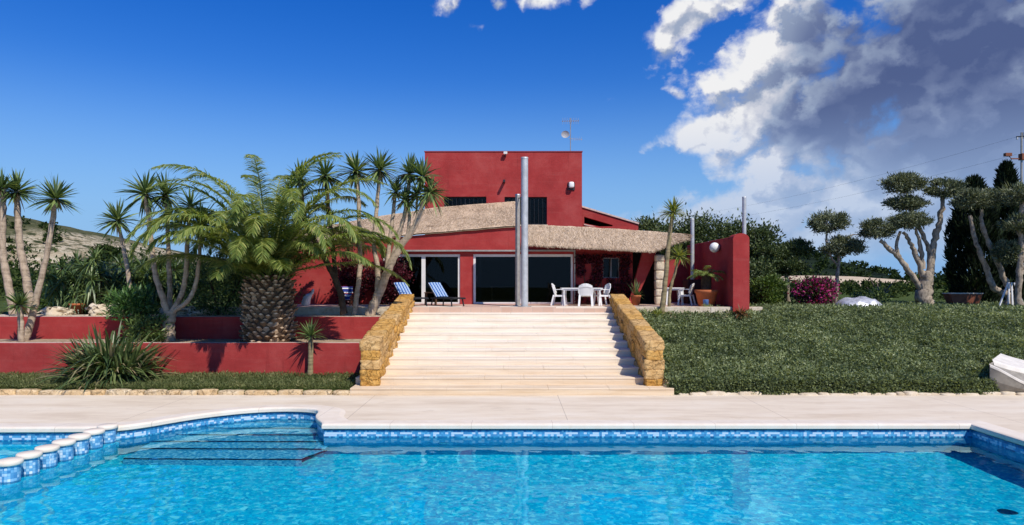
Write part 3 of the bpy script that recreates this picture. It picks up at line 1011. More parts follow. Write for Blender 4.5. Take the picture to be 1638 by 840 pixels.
def alc_span(y):
    """left and right edge of the alcove at depth y"""
    if y <= 15.3: return (-8.5, -4.22)
    pts = alc
    L = [p for p in pts if p[0] < -5.7]; Rr = [p for p in pts if p[0] >= -5.7]
    lx = min(L, key=lambda p: abs(p[1] - y))[0]; rx = min(Rr, key=lambda p: abs(p[1] - y))[0]
    return lx, rx


step_front = []
for (py, z) in STEPS:
    sl = (py - HY) / FPX
    refr = math.tan(math.asin(1 / math.sqrt(1 + sl * sl) / 1.33))      # the water bends the line of sight
    step_front.append(((CAM_Z - WATER) / sl + (WATER - z) * refr, z))
for i, (yf, z) in enumerate(step_front):
    yb = step_front[i - 1][0] if i else 17.25
    g = G()
    N_ = 8
    front = alc_span(yf)
    # tread as strips following the alcove outline
    for k in range(N_):
        ya = yf + (yb - yf) * k / N_; yc = yf + (yb - yf) * (k + 1) / N_
        (l0, r0), (l1, r1) = alc_span(ya), alc_span(yc)
        if i >= 4: r0 = r1 = -4.15 - (0.28 if i == 5 else 0.0) + (0.25 * (ya - yf) / max(yb - yf, 0.01) if i == 5 else 0)
        if i >= 4: l0 = l1 = -8.2 + 0.0
        g.add([(l0 - .02, ya, z), (r0 + .02, ya, z), (r1 + .02, yc, z), (l1 - .02, yc, z)], [(0, 1, 2, 3)])
    l0, r0 = front
    if i >= 4: l0, r0 = -8.2, -4.15 - (0.28 if i == 5 else 0)
    g.add([(l0, yf, z), (r0, yf, z), (r0, yf, FLOOR), (l0, yf, FLOOR)], [(0, 3, 2, 1)])
    o = g.build('step', M['pool_step'], root)
    o.cycles.is_caustics_receiver = True
    gn = G()
    gn.box(l0, r0, yf - 0.010, yf + 0.05, z - 0.045, z + 0.004)
    if i == 5:
        gn.bar((r0, yf, z - 0.004), (r0 + 0.32, yf + 0.75, z - 0.004), 0.06, 0.05)
    gn.build('nosing', M['nosing'], o)

# inlets under the waterline
for (px, lb) in ((710, 'pale round inlet in the pool wall opposite the stairs, left of centre'), (1312, 'pale round inlet in the pool wall below the leafy bank')):
    g = G()
    x = XZ(px, 15.28)
    prof_ = [(0.0, 0.0), (0.11, 0.0), (0.12, 0.012), (0.12, 0.03)]
    vv_ = []
    for (r_, dep) in prof_:
        for k in range(20):
            a = 2 * math.pi * k / 20
            vv_.append((x + r_ * math.cos(a), 15.26 + dep, -0.75 + 0.6 * r_ * math.sin(a)))
    g.add(vv_, [(i * 20 + k, i * 20 + (k + 1) % 20, (i + 1) * 20 + (k + 1) % 20, (i + 1) * 20 + k) for i in range(3) for k in range(20)])
    tag(g.build('pool_inlet', M['white_frame'], origin=(x, 15.28, -0.75)), lb, 'pool inlet')
# drain cover on the floor
p = Vector((8.42, 11.6, FLOOR))
g = G(); g.lathe([(0.0, FLOOR + 0.02), (0.13, FLOOR + 0.018), (0.15, FLOOR + 0.002)], p.x, p.y, 20)
tag(g.build('drain_cover', plain('drain_green', (0.01, 0.20, 0.27), 0.5), origin=(p.x, p.y, FLOOR)), 'small dark round drain cover on the pool floor', 'drain')

# mosaic posts between the two pools
POSTS = [12.03 + 0.485 * i for i in range(-2, 7)]
first = None
ords = {0: 'nearest white capped mosaic post in the row across the pool'}
descr = ['white capped mosaic post cut by the left edge of the photo', 'first whole white capped mosaic post from the left, nearest the viewer',
         'second whole mosaic post counted from the near end of the row', 'third whole mosaic post counted from the near end of the row',
         'mosaic post third from the stepped pool corner',
         'mosaic post next to last before the stepped pool corner', 'last mosaic post, touching the coping by the pool steps']
vis = POSTS[2:]
for i, yy in enumerate(vis):
    lb = descr[i]
    loc = (-8.85, yy, FLOOR)
    if first is None:
        first = thing('pool_post', lb, 'pool post', loc, 'round mosaic posts dividing the pools')
        g = G(); g.lathe([(0.165, FLOOR), (0.165, 0.03)], loc[0], loc[1], 24)
        g.build('column', M['mosaic_post'], first)
        g = G(); g.lathe([(0.16, 0.022), (0.195, 0.026), (0.205, 0.04), (0.205, 0.09), (0.190, 0.108), (0.0, 0.112)], loc[0], loc[1], 28)
        g.build('cap', M['coping'], first)
    else:
        dup(first, loc, random.random() * 6, lb)

# ------------------------------------------------------------------ staircase
NST, RISE, TREAD, Y0 = 11, TER / 11, 0.70, 19.45
st = thing('staircase', 'broad pale limestone staircase between two yellow stone parapets', 'staircase', (0, Y0, 0))
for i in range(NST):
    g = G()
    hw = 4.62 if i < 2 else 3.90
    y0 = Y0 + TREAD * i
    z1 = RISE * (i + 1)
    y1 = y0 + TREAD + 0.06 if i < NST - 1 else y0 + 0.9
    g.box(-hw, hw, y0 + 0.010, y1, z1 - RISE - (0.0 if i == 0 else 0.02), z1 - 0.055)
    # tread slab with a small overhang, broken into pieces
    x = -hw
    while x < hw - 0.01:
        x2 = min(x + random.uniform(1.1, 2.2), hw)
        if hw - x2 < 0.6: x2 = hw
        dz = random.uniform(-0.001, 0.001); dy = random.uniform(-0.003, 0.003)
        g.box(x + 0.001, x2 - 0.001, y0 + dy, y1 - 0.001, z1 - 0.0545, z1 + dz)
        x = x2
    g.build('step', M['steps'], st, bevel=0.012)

# parapets
for sgn, lb in ((-1, 'rough yellow sandstone parapet sloping down beside the red planter walls'), (1, 'rough yellow sandstone parapet sloping down beside the leafy green bank')):
    g = G()
    xa, xb = 3.86, 4.42
    ya, yb = 19.85, 26.95
    def top(y): return 1.50 + (y - ya) / (yb - ya) * (2.74 - 1.50)
    def bot(y): return max(0.18, 0.28 + (y - ya) * 0.292 - 0.25)
    core = [(xa + .04, ya + .05), (xb - .04, ya + .05), (xb - .04, yb - .05), (xa + .04, yb - .05)]
    vv_ = [(sgn * x, y, bot(y) - 0.1) for x, y in core] + [(sgn * x, y, top(y) - 0.05) for x, y in core]
    g.add(vv_, [(0, 1, 5, 4), (1, 2, 6, 5), (2, 3, 7, 6), (3, 0, 4, 7), (4, 5, 6, 7)], 0.3)
    rows = 5
    for r_ in range(rows):
        y = ya
        k = 0
        while y < yb - 0.05:
            ln = random.uniform(0.28, 0.8) if r_ < rows - 1 else random.uniform(0.45, 0.9)
            if yb - (y + ln) < 0.35: ln = yb - y
            ym = y + ln / 2
            H = top(ym) - bot(ym)
            hz = H / rows
            zc = bot(ym) + (r_ + 0.5) * hz
            slope = (top(yb) - top(ya)) / (yb - ya) if r_ >= rows - 2 else 0.2
            extra = random.uniform(-0.01, 0.03) if r_ == rows - 1 else random.uniform(-0.03, 0.03)
            g.rock((sgn * (xa + xb) / 2, ym, zc), ((xb - xa) / 2 + extra, ln / 2 + 0.01, hz / 2 + 0.012), 0, 0.10, 0, random.choice([0.0, 0.05, 0.15, 0.3]), 8, random.random() * 50, 16.0, slope)
            y += ln; k += 1
    o = g.build('parapet_wall', M['sandstone'], origin=(sgn * 4.14, 19.85, 0.2))
    tag(o, lb, 'wall')

# ------------------------------------------------------------------ terrace paving
g = G()
g.box(-10.6, 8.42, 26.45, 40, 1.6, TER)
pat = g.build('patio', M['patio']); tag(pat, kind='structure')
g = G()
for (xa, xb) in ((-12.5, -4.46), (4.46, 9.6)):
    x = xa
    while x < xb - 0.05:
        x2 = min(x + random.uniform(0.8, 1.3), xb)
        g.box(x + .003, x2 - .003, 26.10 + random.uniform(0, .03), 26.447, 1.7, TER + 0.012 + random.uniform(0, .012))
        x = x2
ke = g.build('terrace_kerb', M['limestone'], bevel=0.01); tag(ke, kind='structure')
g = G(); g.box(-40, -4.5, 24.95, 26.3, 1.5, 1.975)
gv = g.build('gravel_bed', M['gravel']); tag(gv, kind='structure')
g = G(); g.box(-40, -4.5, 22.74, 24.66, 0.6, 1.165)
so = g.build('planter_soil', M['soil']); tag(so, kind='structure')

# planter walls
for (yy, zt, zb, lb) in ((24.70, 1.965, 0.95, 'upper red rendered planter wall behind the palm trunk'), (22.55, 1.21, -0.05, 'lower red rendered planter wall with pale top, above the grass strip')):
    root = thing('planter_wall', lb, 'wall', (-22, yy, zb))
    xl = -45
    g = G()
    N_ = 60
    xs_ = np.linspace(xl, -4.44, N_)
    top_ = [zt + 0.012 * mnoise.noise(Vector((x * 0.6, yy, 0))) for x in xs_]
    fy = [yy - 0.01 + 0.012 * mnoise.noise(Vector((x * 0.9, yy, 3))) for x in xs_]
    V = []
    for x, z, f_ in zip(xs_, top_, fy):
        V += [(x, f_, zb), (x, f_, z - 0.012), (x, f_ + 0.012, z), (x, yy + 0.22, z), (x, yy + 0.22, zb)]
    Fc = []
    for i in range(N_ - 1):
        for k in range(4):
            Fc.append((i * 5 + k, (i + 1) * 5 + k, (i + 1) * 5 + k + 1, i * 5 + k + 1))
    g.add(V, Fc, smooth=False)
    e = (N_ - 1) * 5
    g.add([V[e + k] for k in range(5)], [(0, 1, 2, 3, 4)])
    g.build('wall_face', M['red'], root)
    g = G()
    g.add([(x, f_ + 0.010, z + 0.003) for x, z, f_ in zip(xs_, top_, fy)] + [(x, yy + 0.225, z + 0.003) for x, z in zip(xs_, top_)], [(i, i + 1, N_ + i + 1, N_ + i) for i in range(N_ - 1)])
    g.build('wall_top', M['pale_top'], root)
# a vertical crack/joint pipe hole is left plain

# kerb stones along the grass strip
g = G()
x = -22.0
while x < -4.75:
    L_ = random.uniform(0.35, 1.0)
    g.rock((x + L_ / 2, 19.62 + random.uniform(-.03, .03), 0.03), (L_ / 2 - 0.008, 0.14, 0.10 + random.uniform(-.015, .02)), random.uniform(-.03, .03), 0.10, 0, random.uniform(0.6, 1.0), 4, random.random() * 60, 7.0)
    x += L_
ks = g.build('kerb_stones', M['sandstone']); tag(ks, 'low row of flat yellow stones edging the grass strip', 'stone edging')
g = G()
x = 4.75
while x < 22:
    L_ = random.uniform(0.2, 0.75)
    if random.random() < 0.97:
        g.rock((x + L_ / 2, 19.60 + random.uniform(-.06, .06), 0.0), (L_ / 2, random.uniform(.09, .15), random.uniform(0.04, 0.10)), random.uniform(-.15, .15), 0.2, 0, 0.8, 4, random.random() * 60, 4.0)
    x += L_ * random.uniform(0.92, 1.04)
ks = g.build('edging_stones', M['limestone']); tag(ks, 'low broken row of pale stones at the foot of the leafy bank', 'stone edging')

# ------------------------------------------------------------------ house
HD = 29.75
house = thing('house', 'dark red rendered country house with flat roofed upper storey and white sliding doors', 'house', (0, HD, TER))
kx = HD / FPX
def hx(px): return (px - CX) * kx
def hz(py, D=HD): return CAM_Z + (HY - py) * D / FPX
d1 = (hx(612), hx(736)); d2 = (hx(757), hx(917)); zt = hz(406.5); zd = TER
win = (hx(964), hx(991), hz(445), hz(412))
XL, XR = hx(463), hx(1012)
outline = [(XL, TER - .3), (XR, TER - .3), (XR, hz(362)), (hx(828), hz(363)), (hx(650), hz(378)), (XL, hz(394))]
panel([outline, rect(d1[0], d1[1], zd + 0.01, zt), rect(d2[0], d2[1], zd + 0.012, zt), rect(*win)], HD, HD + 0.32, 'wall', M['red'], house)
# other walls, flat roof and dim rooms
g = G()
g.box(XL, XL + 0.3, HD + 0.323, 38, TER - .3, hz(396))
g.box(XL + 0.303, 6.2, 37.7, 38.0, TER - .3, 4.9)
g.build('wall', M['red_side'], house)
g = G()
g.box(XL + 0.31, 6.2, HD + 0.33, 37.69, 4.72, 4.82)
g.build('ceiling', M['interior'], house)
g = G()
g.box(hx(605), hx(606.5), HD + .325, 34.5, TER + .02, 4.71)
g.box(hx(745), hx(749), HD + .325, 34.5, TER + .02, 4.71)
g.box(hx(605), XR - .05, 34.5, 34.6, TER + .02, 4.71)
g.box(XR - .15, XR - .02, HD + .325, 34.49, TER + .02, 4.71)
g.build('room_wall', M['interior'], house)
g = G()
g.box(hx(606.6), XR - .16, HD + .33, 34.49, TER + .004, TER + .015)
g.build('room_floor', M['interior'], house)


def sliding_door(x0, x1, z0, z1, splits, parent, name='sliding_door', fw=0.10, y=HD + 0.06, openpane=None):
    g = G()
    g.box(x0, x0 + fw, y, y + 0.12, z0, z1)
    g.box(x1 - fw, x1, y, y + 0.12, z0, z1)
    g.box(x0 + fw + .001, x1 - fw - .001, y, y + 0.12, z1 - fw * 1.1, z1)
    g.box(x0 + fw + .001, x1 - fw - .001, y, y + 0.12, z0, z0 + fw * .7)
    root_ = g.build(name, M['white_frame'], parent, bevel=0.006)
    edges = [x0 + fw] + list(splits) + [x1 - fw]
    gm = G()
    for sx in splits:
        gm.box(sx - 0.085, sx + 0.085, y + 0.01, y + 0.10, z0 + fw * .7 + .001, z1 - fw * 1.1 - .001)
    if splits: gm.build('mullion', M['white_frame'], root_)
    for i in range(len(edges) - 1):
        a = edges[i] + (0.086 if i else 0.0); b = edges[i + 1] - (0.086 if i < len(edges) - 2 else 0.0)
        if openpane == i: continue
        gp = G(); gp.box(a + .002, b - .002, y + 0.05, y + 0.062, z0 + fw * .7 + .002, z1 - fw * 1.1 - .002)
        gp.build('pane', M['glass'], root_)
    return root_


sd1 = sliding_door(d1[0], d1[1], zd + .012, zt - .003, [hx(677)], house)
sd2 = sliding_door(d2[0], d2[1], zd + .014, zt - .003, [hx(834)], house)
g = G()
for px in (776, ):
    pass
g.box(d2[0] + .14, d2[0] + .17, HD + .03, HD + .055, 3.2, 3.5)
g.build('door_handle', M['dark_metal'], sd2)
# inner dark sash rails of the open leaf
g = G()
zz0, zz1 = zd + .10, zt - .14
g.box(hx(766), hx(769), HD + .13, HD + .17, zz0, zz1); g.box(hx(822), hx(825), HD + .13, HD + .17, zz0, zz1)
g.box(hx(769.1), hx(821.9), HD + .13, HD + .17, zz1 - .12, zz1); g.box(hx(769.1), hx(821.9), HD + .13, HD + .17, zz0, zz0 + .08)
g.build('inner_sash', M['dark_metal'], sd2)
# small window with two casements
g = G()
a, b, z0, z1 = win
fw = 0.05
g.box(a, a + fw, HD + .1, HD + .16, z0, z1); g.box(b - fw, b, HD + .1, HD + .16, z0, z1)
g.box(a + fw, b - fw, HD + .1, HD + .16, z1 - fw, z1); g.box(a + fw, b - fw, HD + .1, HD + .16, z0, z0 + fw)
g.box((a + b) / 2 - .04, (a + b) / 2 + .04, HD + .1, HD + .16, z0 + fw, z1 - fw)
wroot = g.build('window', plain('grey_window_frame', (0.22, 0.21, 0.22), 0.5), house)
g = G()
g.box(a + fw, (a + b) / 2 - .041, HD + .12, HD + .13, z0 + fw, z1 - fw); g.box((a + b) / 2 + .041, b - fw, HD + .12, HD + .13, z0 + fw, z1 - fw)
g.build('pane', M['glass'], wroot)
# gutter rail above the doors
g = G()
g.box(hx(645), hx(920), HD - 0.16, HD - 0.003, hz(402.5), hz(400))
g.build('gutter', M['galv_worn'], house)
g = G()
g.tube([(hx(919), HD - .09, hz(402.6)), (hx(919), HD - .09, TER + .02)], 0.035, 8)
g.build('downpipe', M['galv_worn'], house)

# upper storey
UD = 33.0
ux = UD / FPX
def uxx(px): return (px - CX) * ux
UL, UR, UT = uxx(679.5), uxx(931), hz(243, UD)
w1 = (uxx(710), uxx(778), 5.95, hz(314.5, UD)); w2 = (uxx(807), uxx(875), hz(359.5, UD), hz(315, UD))
panel([rect(UL, UR, 4.83, UT), rect(*w1), rect(*w2)], UD, UD + 0.35, 'upper_storey', M['red'], house)
g = G()
g.box(UL, UL + .35, UD + .353, 40, 4.83, UT); g.box(UR - .35, UR, UD + .353, 40, 4.83, UT)
g.box(UL + .353, UR - .353, 39.65, 40, 4.83, UT)
g.box(UL + .353, UR - .353, UD + .353, 39.647, UT - .35, UT - .2)
g.build('upper_side_wall', M['red_side'], house)
g = G()
g.box(UL - .03, UR + .03, UD - .03, UD + .38, UT, UT + .04)
g.build('parapet_coping', plain('dark_red_coping', (0.26, 0.05, 0.06), 0.8), house)
for wn_ in (w1, w2):
    a, b, z0, z1 = wn_
    g = G()
    y = UD + .2; fw = .06
    g.box(a, a + fw, y, y + .06, z0, z1); g.box(b - fw, b, y, y + .06, z0, z1)
    g.box(a + fw, b - fw, y, y + .06, z1 - fw, z1); g.box(a + fw, b - fw, y, y + .06, z0, z0 + fw)
    g.box((a + b) / 2 - .035, (a + b) / 2 + .035, y, y + .06, z0 + fw, z1 - fw)
    wr = g.build('upper_window', M['dark_metal'], house)
    g = G(); g.box(a + fw, b - fw, y + .02, y + .03, z0 + fw, z1 - fw); g.build('pane', M['glass'], wr)
    g = G()
    for k in range(9):
        xx = a + (b - a) * (k + 1) / 10
        g.tube([(xx, UD + .08, z0), (xx, UD + .08, z1)], 0.012, 6)
    g.build('bars', M['dark_metal'], wr)
    g = G(); g.box(a - .04, b + .04, UD - .05, UD + .19, z0 - .06, z0 - .002); g.build('sill', M['limestone'], wr)
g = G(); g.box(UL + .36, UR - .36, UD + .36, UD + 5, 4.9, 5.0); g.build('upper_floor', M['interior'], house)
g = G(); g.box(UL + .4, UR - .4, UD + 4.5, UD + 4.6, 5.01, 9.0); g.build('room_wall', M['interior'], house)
# rain spout and its bracket
g = G()
sx, sz = uxx(806.5), hz(291, UD)
g.box(sx - .05, sx + .05, UD - .42, UD - .002, sz - .06, sz + .05)
g.build('rain_spout', M['dark_metal'], house)

# low wing on the right with slanted roof line
AD = 34.2
def ax(px): return (px - CX) * AD / FPX
def azz(py): return hz(py, AD)
panel([[(ax(928), 4.85), (ax(1021), 4.85), (ax(1021), azz(359)), (ax(928), azz(331))],
       [(ax(934.5), azz(357.5)), (ax(980), azz(366.5)), (ax(980), azz(360)), (ax(934.5), azz(346.5))]], AD, AD + .3, 'side_wing', M['red'], house)
g = G()
g.add([(ax(928), AD - .06, azz(331) + .002), (ax(1022), AD - .06, azz(359) + .002), (ax(1022), AD + 5, azz(359) + .002), (ax(928), AD + 5, azz(331) + .002),
       (ax(928), AD - .06, azz(331) + .08), (ax(1022), AD - .06, azz(359) + .08), (ax(1022), AD + 5, azz(359) + .08), (ax(928), AD + 5, azz(331) + .08)],
      [(3, 2, 1, 0), (4, 5, 6, 7), (0, 1, 5, 4), (1, 2, 6, 5), (2, 3, 7, 6), (3, 0, 4, 7)])
g.build('wing_roof', M['pale_top'], house)
g = G()
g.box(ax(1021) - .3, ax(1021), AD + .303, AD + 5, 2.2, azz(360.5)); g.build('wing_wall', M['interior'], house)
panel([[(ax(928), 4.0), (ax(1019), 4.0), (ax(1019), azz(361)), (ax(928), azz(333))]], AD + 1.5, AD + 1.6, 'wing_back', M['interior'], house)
g = G()
g.add([(ax(934), AD - .04, azz(358.2)), (ax(985), AD - .04, azz(369.5)), (ax(985), AD + .25, azz(369.5)), (ax(934), AD + .25, azz(358.2)),
       (ax(934), AD - .04, azz(360)), (ax(985), AD - .04, azz(371.3))], [(0, 1, 2, 3), (4, 5, 1, 0)])
g.build('wing_sill', M['pale_top'], house)
panel([[(ax(926), 4.0), (ax(1030), 4.0), (ax(1030), azz(372)), (ax(926), azz(366))]], AD - 1.0, AD - .8, 'lower_wing_wall', M['red'], house)


def straw(g, corner, nu, nv, n, thick=0.10, fringe=0.0, lmin=.14, lmax=.34, wd=.010):
    """reed matting over a four cornered surface: corner(u, v) -> point, u across, v down the slope"""
    U = rng.random(n); Vv = rng.random(n) * .94
    P = np.array([corner(u, v) for u, v in zip(U, Vv)])
    P2_ = np.array([corner(u + 0.003 * random.uniform(-1, 1), v + 0.02) for u, v in zip(U, Vv)])
    D = P2_ - P
    D /= np.linalg.norm(D, axis=1, keepdims=True)
    D += rng.normal(size=D.shape) * np.array([0.30, 0.08, 0.05])
    P = P + np.array([0, 0, 1.0]) * (rng.random((n, 1)) * thick)
    L_ = rng.uniform(lmin, lmax, n)
    vr = rng.random(n)
    g.blades(P, D, L_, wd, 0.05, vr, ts=(0, .5, 1.0), prof=(1, 1, .5))
    # matting beneath
    vs_ = [corner(i / nu, j / nv) + Vector((0, 0, 0.03 * mnoise.noise(Vector((i * .5, j * .5, 1))))) for j in range(nv + 1) for i in range(nu + 1)]
    fs = [(j * (nu + 1) + i, j * (nu + 1) + i + 1, (j + 1) * (nu + 1) + i + 1, (j + 1) * (nu + 1) + i) for j in range(nv) for i in range(nu)]
    g.add([tuple(p) for p in vs_], fs, rng.uniform(.3, .55, len(fs)))
    vs2 = [p - Vector((0, 0, 0.06)) for p in vs_]
    g.add([tuple(p) for p in vs2], [f[::-1] for f in fs], 0.15)
    return g


# reed covered roof between the front wall and the upper storey
fr = [(hx(450), hz(396)), (hx(650), hz(377.5)), (hx(828.5), hz(362.5))]
bk = [(uxx(480), hz(368, 32.9)), (uxx(620), hz(344, 32.9)), (uxx(700), hz(331.5, 32.9)), (uxx(828.5), hz(321.5, 32.9))]
def pl(pts, t):
    x = pts[0][0] + (pts[-1][0] - pts[0][0]) * t
    for (a, b) in zip(pts, pts[1:]):
        if x <= b[0] + 1e-6:
            q = (x - a[0]) / (b[0] - a[0]); return x, a[1] + (b[1] - a[1]) * q
    return pts[-1]
def roof_corner(u, v):
    u = min(max(u, -.01), 1.01)
    bx_, bz_ = pl(bk, u); fx_, fz_ = pl(fr, u)
    return Vector((bx_ + (fx_ - bx_) * v, 32.92 + (HD - 0.10 - 32.92) * v, bz_ + (fz_ + .05 - bz_) * v + 0.02 * mnoise.noise(Vector((u * 9, v * 4, 0)))))
g = G()
straw(g, roof_corner, 40, 8, 30000, 0.025)
g.build('reed_roof', M['reed'], house)
# gable filling the gap beneath its right edge
g = G()
gx_ = hx(828.5) - .03
g.add([(gx_ - .12, HD + .33, 4.83), (gx_ - .12, 32.99, 4.83), (gx_ - .12, 32.99, 6.95), (gx_ - .12, HD + .33, hz(364)),
       (gx_, HD + .33, 4.83), (gx_, 32.99, 4.83), (gx_, 32.99, 6.95), (gx_, HD + .33, hz(364))],
      [(0, 3, 2, 1), (4, 5, 6, 7), (0, 1, 5, 4), (1, 2, 6, 5), (2, 3, 7, 6), (3, 0, 4, 7)])
g.build('gable', M['red_side'], house)
# dark roof felt right of the gable
g = G(); g.box(gx_ + .002, XR, HD + .325, 32.99, 4.83, 5.0); g.build('flat_roof', plain('roof_felt', (0.25, 0.17, 0.14), 0.9, 0.2), house)

# reed awning over the right half of the terrace
def aw_corner(u, v):
    bk_ = Vector((hx(846) + (W(1096, 377, 29.6).x - hx(846)) * u, HD + .05 - 0.15 * u, hz(361.5) + (hz(376, 29.6) - hz(361.5)) * u ** 1.4 + .05))
    f0 = W(842, 391, 28.3); f1 = W(1044, 402, 28.0); tip = W(1102, 378.5, 29.5)
    f_ = f0.lerp(f1, u / .8) if u < .8 else f1.lerp(tip, (u - .8) / .2)
    p_ = bk_.lerp(f_, v)
    p_.z -= 0.05 * math.sin(math.pi * u) * math.sin(math.pi * v)
    return p_ + Vector((0, 0, 0.02 * mnoise.noise(Vector((u * 12, v * 3, 5)))))
aw = thing('reed_awning', 'dry reed awning with ragged hanging edge over the white dining set', 'awning', (4.5, 28.5, 4.6))
g = G()
straw(g, aw_corner, 40, 10, 26000, 0.02)
# ragged fringe
n = 1500
U = rng.random(n)
P = np.array([aw_corner(u, .97) for u in U])
D = np.stack([rng.normal(size=n) * .25, -0.4 + rng.normal(size=n) * .2, -np.ones(n)], axis=1)
g.blades(P, D, rng.uniform(.03, .12, n), .013, 0.0, rng.random(n), ts=(0, .5, 1), prof=(1, 1, .4))
g.build('reed_mat', M['reed'], aw)
g = G()
for v in (0.05, .5, .93):
    g.tube([aw_corner(u / 12, v) - Vector((0, 0, .09)) for u in range(13)], .03, 6)
g.build('support_pole', M['wood'], aw)

# steel posts
def post(px, ytop, D, zb, r, m, lb):
    x = XZ(px, D)
    ztop = CAM_Z + (HY - ytop) * D / FPX
    root_ = thing('steel_post', lb, 'post', (x, D, zb), 'bare steel posts round the terrace')
    g = G(); g.tube([(x, D, zb), (x, D, zb + (ztop - zb) * .5), (x, D, ztop)], r, 16)
    g.build('shaft', m, root_)
    g = G(); g.lathe([(0, zb + .03), (r * 1.9, zb + .028), (r * 2.0, zb + .001)], x, D, 16); g.build('base_plate', M['galv_worn'], root_)
    g = G(); g.lathe([(r * 1.06, ztop - .05), (r * 1.06, ztop + .006), (0, ztop + .012)], x, D, 16); g.build('cap', M['galv'], root_)
    return root_
pt = post(839.2, 252, 26.75, TER, 0.135, M['galv'], 'tallest thick grey steel post standing at the top of the stairs')
pt2 = post(828.2, 311, 27.5, TER, 0.10, M['galv_worn'], 'thinner weathered steel post just left of the tallest one')
g = G(); g.tube([(XZ(828.2, 27.5), 27.5, hz(317, 27.5)), (XZ(839, 26.75), 26.85, hz(317, 26.85))], 0.02, 6); g.build('clamp', M['dark_metal'], pt2)
post(1190.5, 315, 29.5, 2.0, 0.085, M['galv'], 'grey steel post rising behind the end of the red terrace wall')
post(1107.5, 350, 30.3, TER, 0.085, M['galv'], 'short grey steel post holding the outer tip of the reed awning')

# wall that closes the terrace on the right
root = thing('terrace_wall', 'dark red wall with rounded end pier closing the terrace beside the hedge', 'wall', (8.7, 26, TER))
g = G()
zt_ = 5.02
N_ = 14
xa, xb = 8.42, 9.04
pr = [(xa, 1.7)] + [((xa + xb) / 2 - (xb - xa) / 2 * math.cos(math.pi * k / N_), zt_ - .16 + .22 * math.sin(math.pi * k / N_)) for k in range(N_ + 1)] + [(xb, 1.7)]
m_ = len(pr)
V = [(x, 26.0, z) for x, z in pr] + [(x, 26.62, z) for x, z in pr]
g.add(V, [(i, i + 1, m_ + i + 1, m_ + i) for i in range(m_ - 1)])
g.add([(x, 26.0, z) for x, z in pr], [tuple(range(m_))])
g.build('pier', M['red'], root)
g = G()
g.box(8.50, 8.86, 26.61, 33.2, 1.7, 4.98)
g.build('side_wall', M['red_side'], root, bevel=.04)
g = G()
g.box(6.3, 8.497, 32.9, 33.2, 1.7, 4.3)
g.build('back_wall', M['red_side'], root)
# leaning buttress, dark passage and the limestone pillar
panel([[(hx(1003), TER), (hx(1013), TER), (hx(1046.5), hz(412)), (hx(1047), hz(399)), (hx(1027), hz(402))]], HD - .25, HD - .02, 'buttress', M['red'], house)
g = G(); g.box(XR + .002, hx(1052), HD + 1.2, HD + 1.3, TER, 4.9); g.box(hx(1050), hx(1052), HD - .3, HD + 1.198, TER, 4.7); g.build('passage_wall', M['interior'], house)  # near-black walls added, their colour stands in for shade in the passage
g = G()
z = TER
while z < hz(408, 29.2) - .05:
    h_ = random.uniform(.22, .4)
    h_ = min(h_, hz(408, 29.2) - z)
    g.rock((XZ(1054.5, 29.2), 29.2, z + h_ / 2), (.19, .2, h_ / 2 + .005), 0, .05, 0, .9, 4, random.random() * 40, 10)
    z += h_
tag(g.build('stone_pillar', M['limestone'], origin=(XZ(1054.5, 29.2), 29.2, TER)), 'square pillar of pale limestone blocks between dark passage and white table', 'pillar')
# low bench wall beside the pot
g = G(); g.box(XZ(1098, 30.5), XZ(1122, 30.5), 30.2, 31.2, TER, hz(447, 30.5))
tag(g.build('barbecue_block', plain('sooty_brick', (0.06, 0.022, 0.02), .9, .3, 8, .3), origin=(XZ(1110, 30.5), 30.7, TER), bevel=.03), 'low dark block standing in shade behind the potted palm', 'block')

# ------------------------------------------------------------------ lamps and aerial
g = G()
p = W(1154, 396, 27.9)
root = thing('globe_lamp', 'white globe lamp on the shaded side of the terrace wall', 'lamp', (8.5, 27.9, p.z))
p.x = 8.28
g.lathe([(0.001, p.z - .205)] + [(.205 * math.cos(a), p.z + .205 * math.sin(a)) for a in np.linspace(-1.5, 1.5, 18)] + [(0.001, p.z + .205)], p.x, 27.9, 28)
g.build('globe', M['globe'], root)
g = G(); g.tube([(p.x + .15, 27.9, p.z - .08), (8.495, 27.9, p.z - .08)], .05, 10); g.build('bracket', M['dark_metal'], root)
p = W(914, 297, UD - .12)
root = thing('wall_lamp', 'white bulkhead lamp high on the right of the upper storey', 'lamp', (p.x, UD, p.z))
g = G(); g.rock((p.x, UD - .14, p.z + .03), (.13, .12, .15), 0, .03, 0, .5, 5, 1, 4); g.build('diffuser', M['globe'], root)
g = G(); g.box(p.x - .17, p.x + .17, UD - .05, UD - .002, p.z - .20, p.z + .16); g.build('backplate', M['dark_metal'], root)
p = W(808.5, 246, UD - .1)
root = thing('floodlight', 'small white floodlight fixed under the parapet of the upper storey', 'lamp', (p.x, UD, p.z))
g = G(); g.box(p.x - .09, p.x + .09, UD - .22, UD - .08, p.z - .03, p.z + .09); g.build('housing', M['white_frame'], root, bevel=.01)
g = G(); g.box(p.x - .03, p.x + .03, UD - .12, UD - .002, p.z - .12, p.z - .032); g.build('bracket', M['dark_metal'], root)

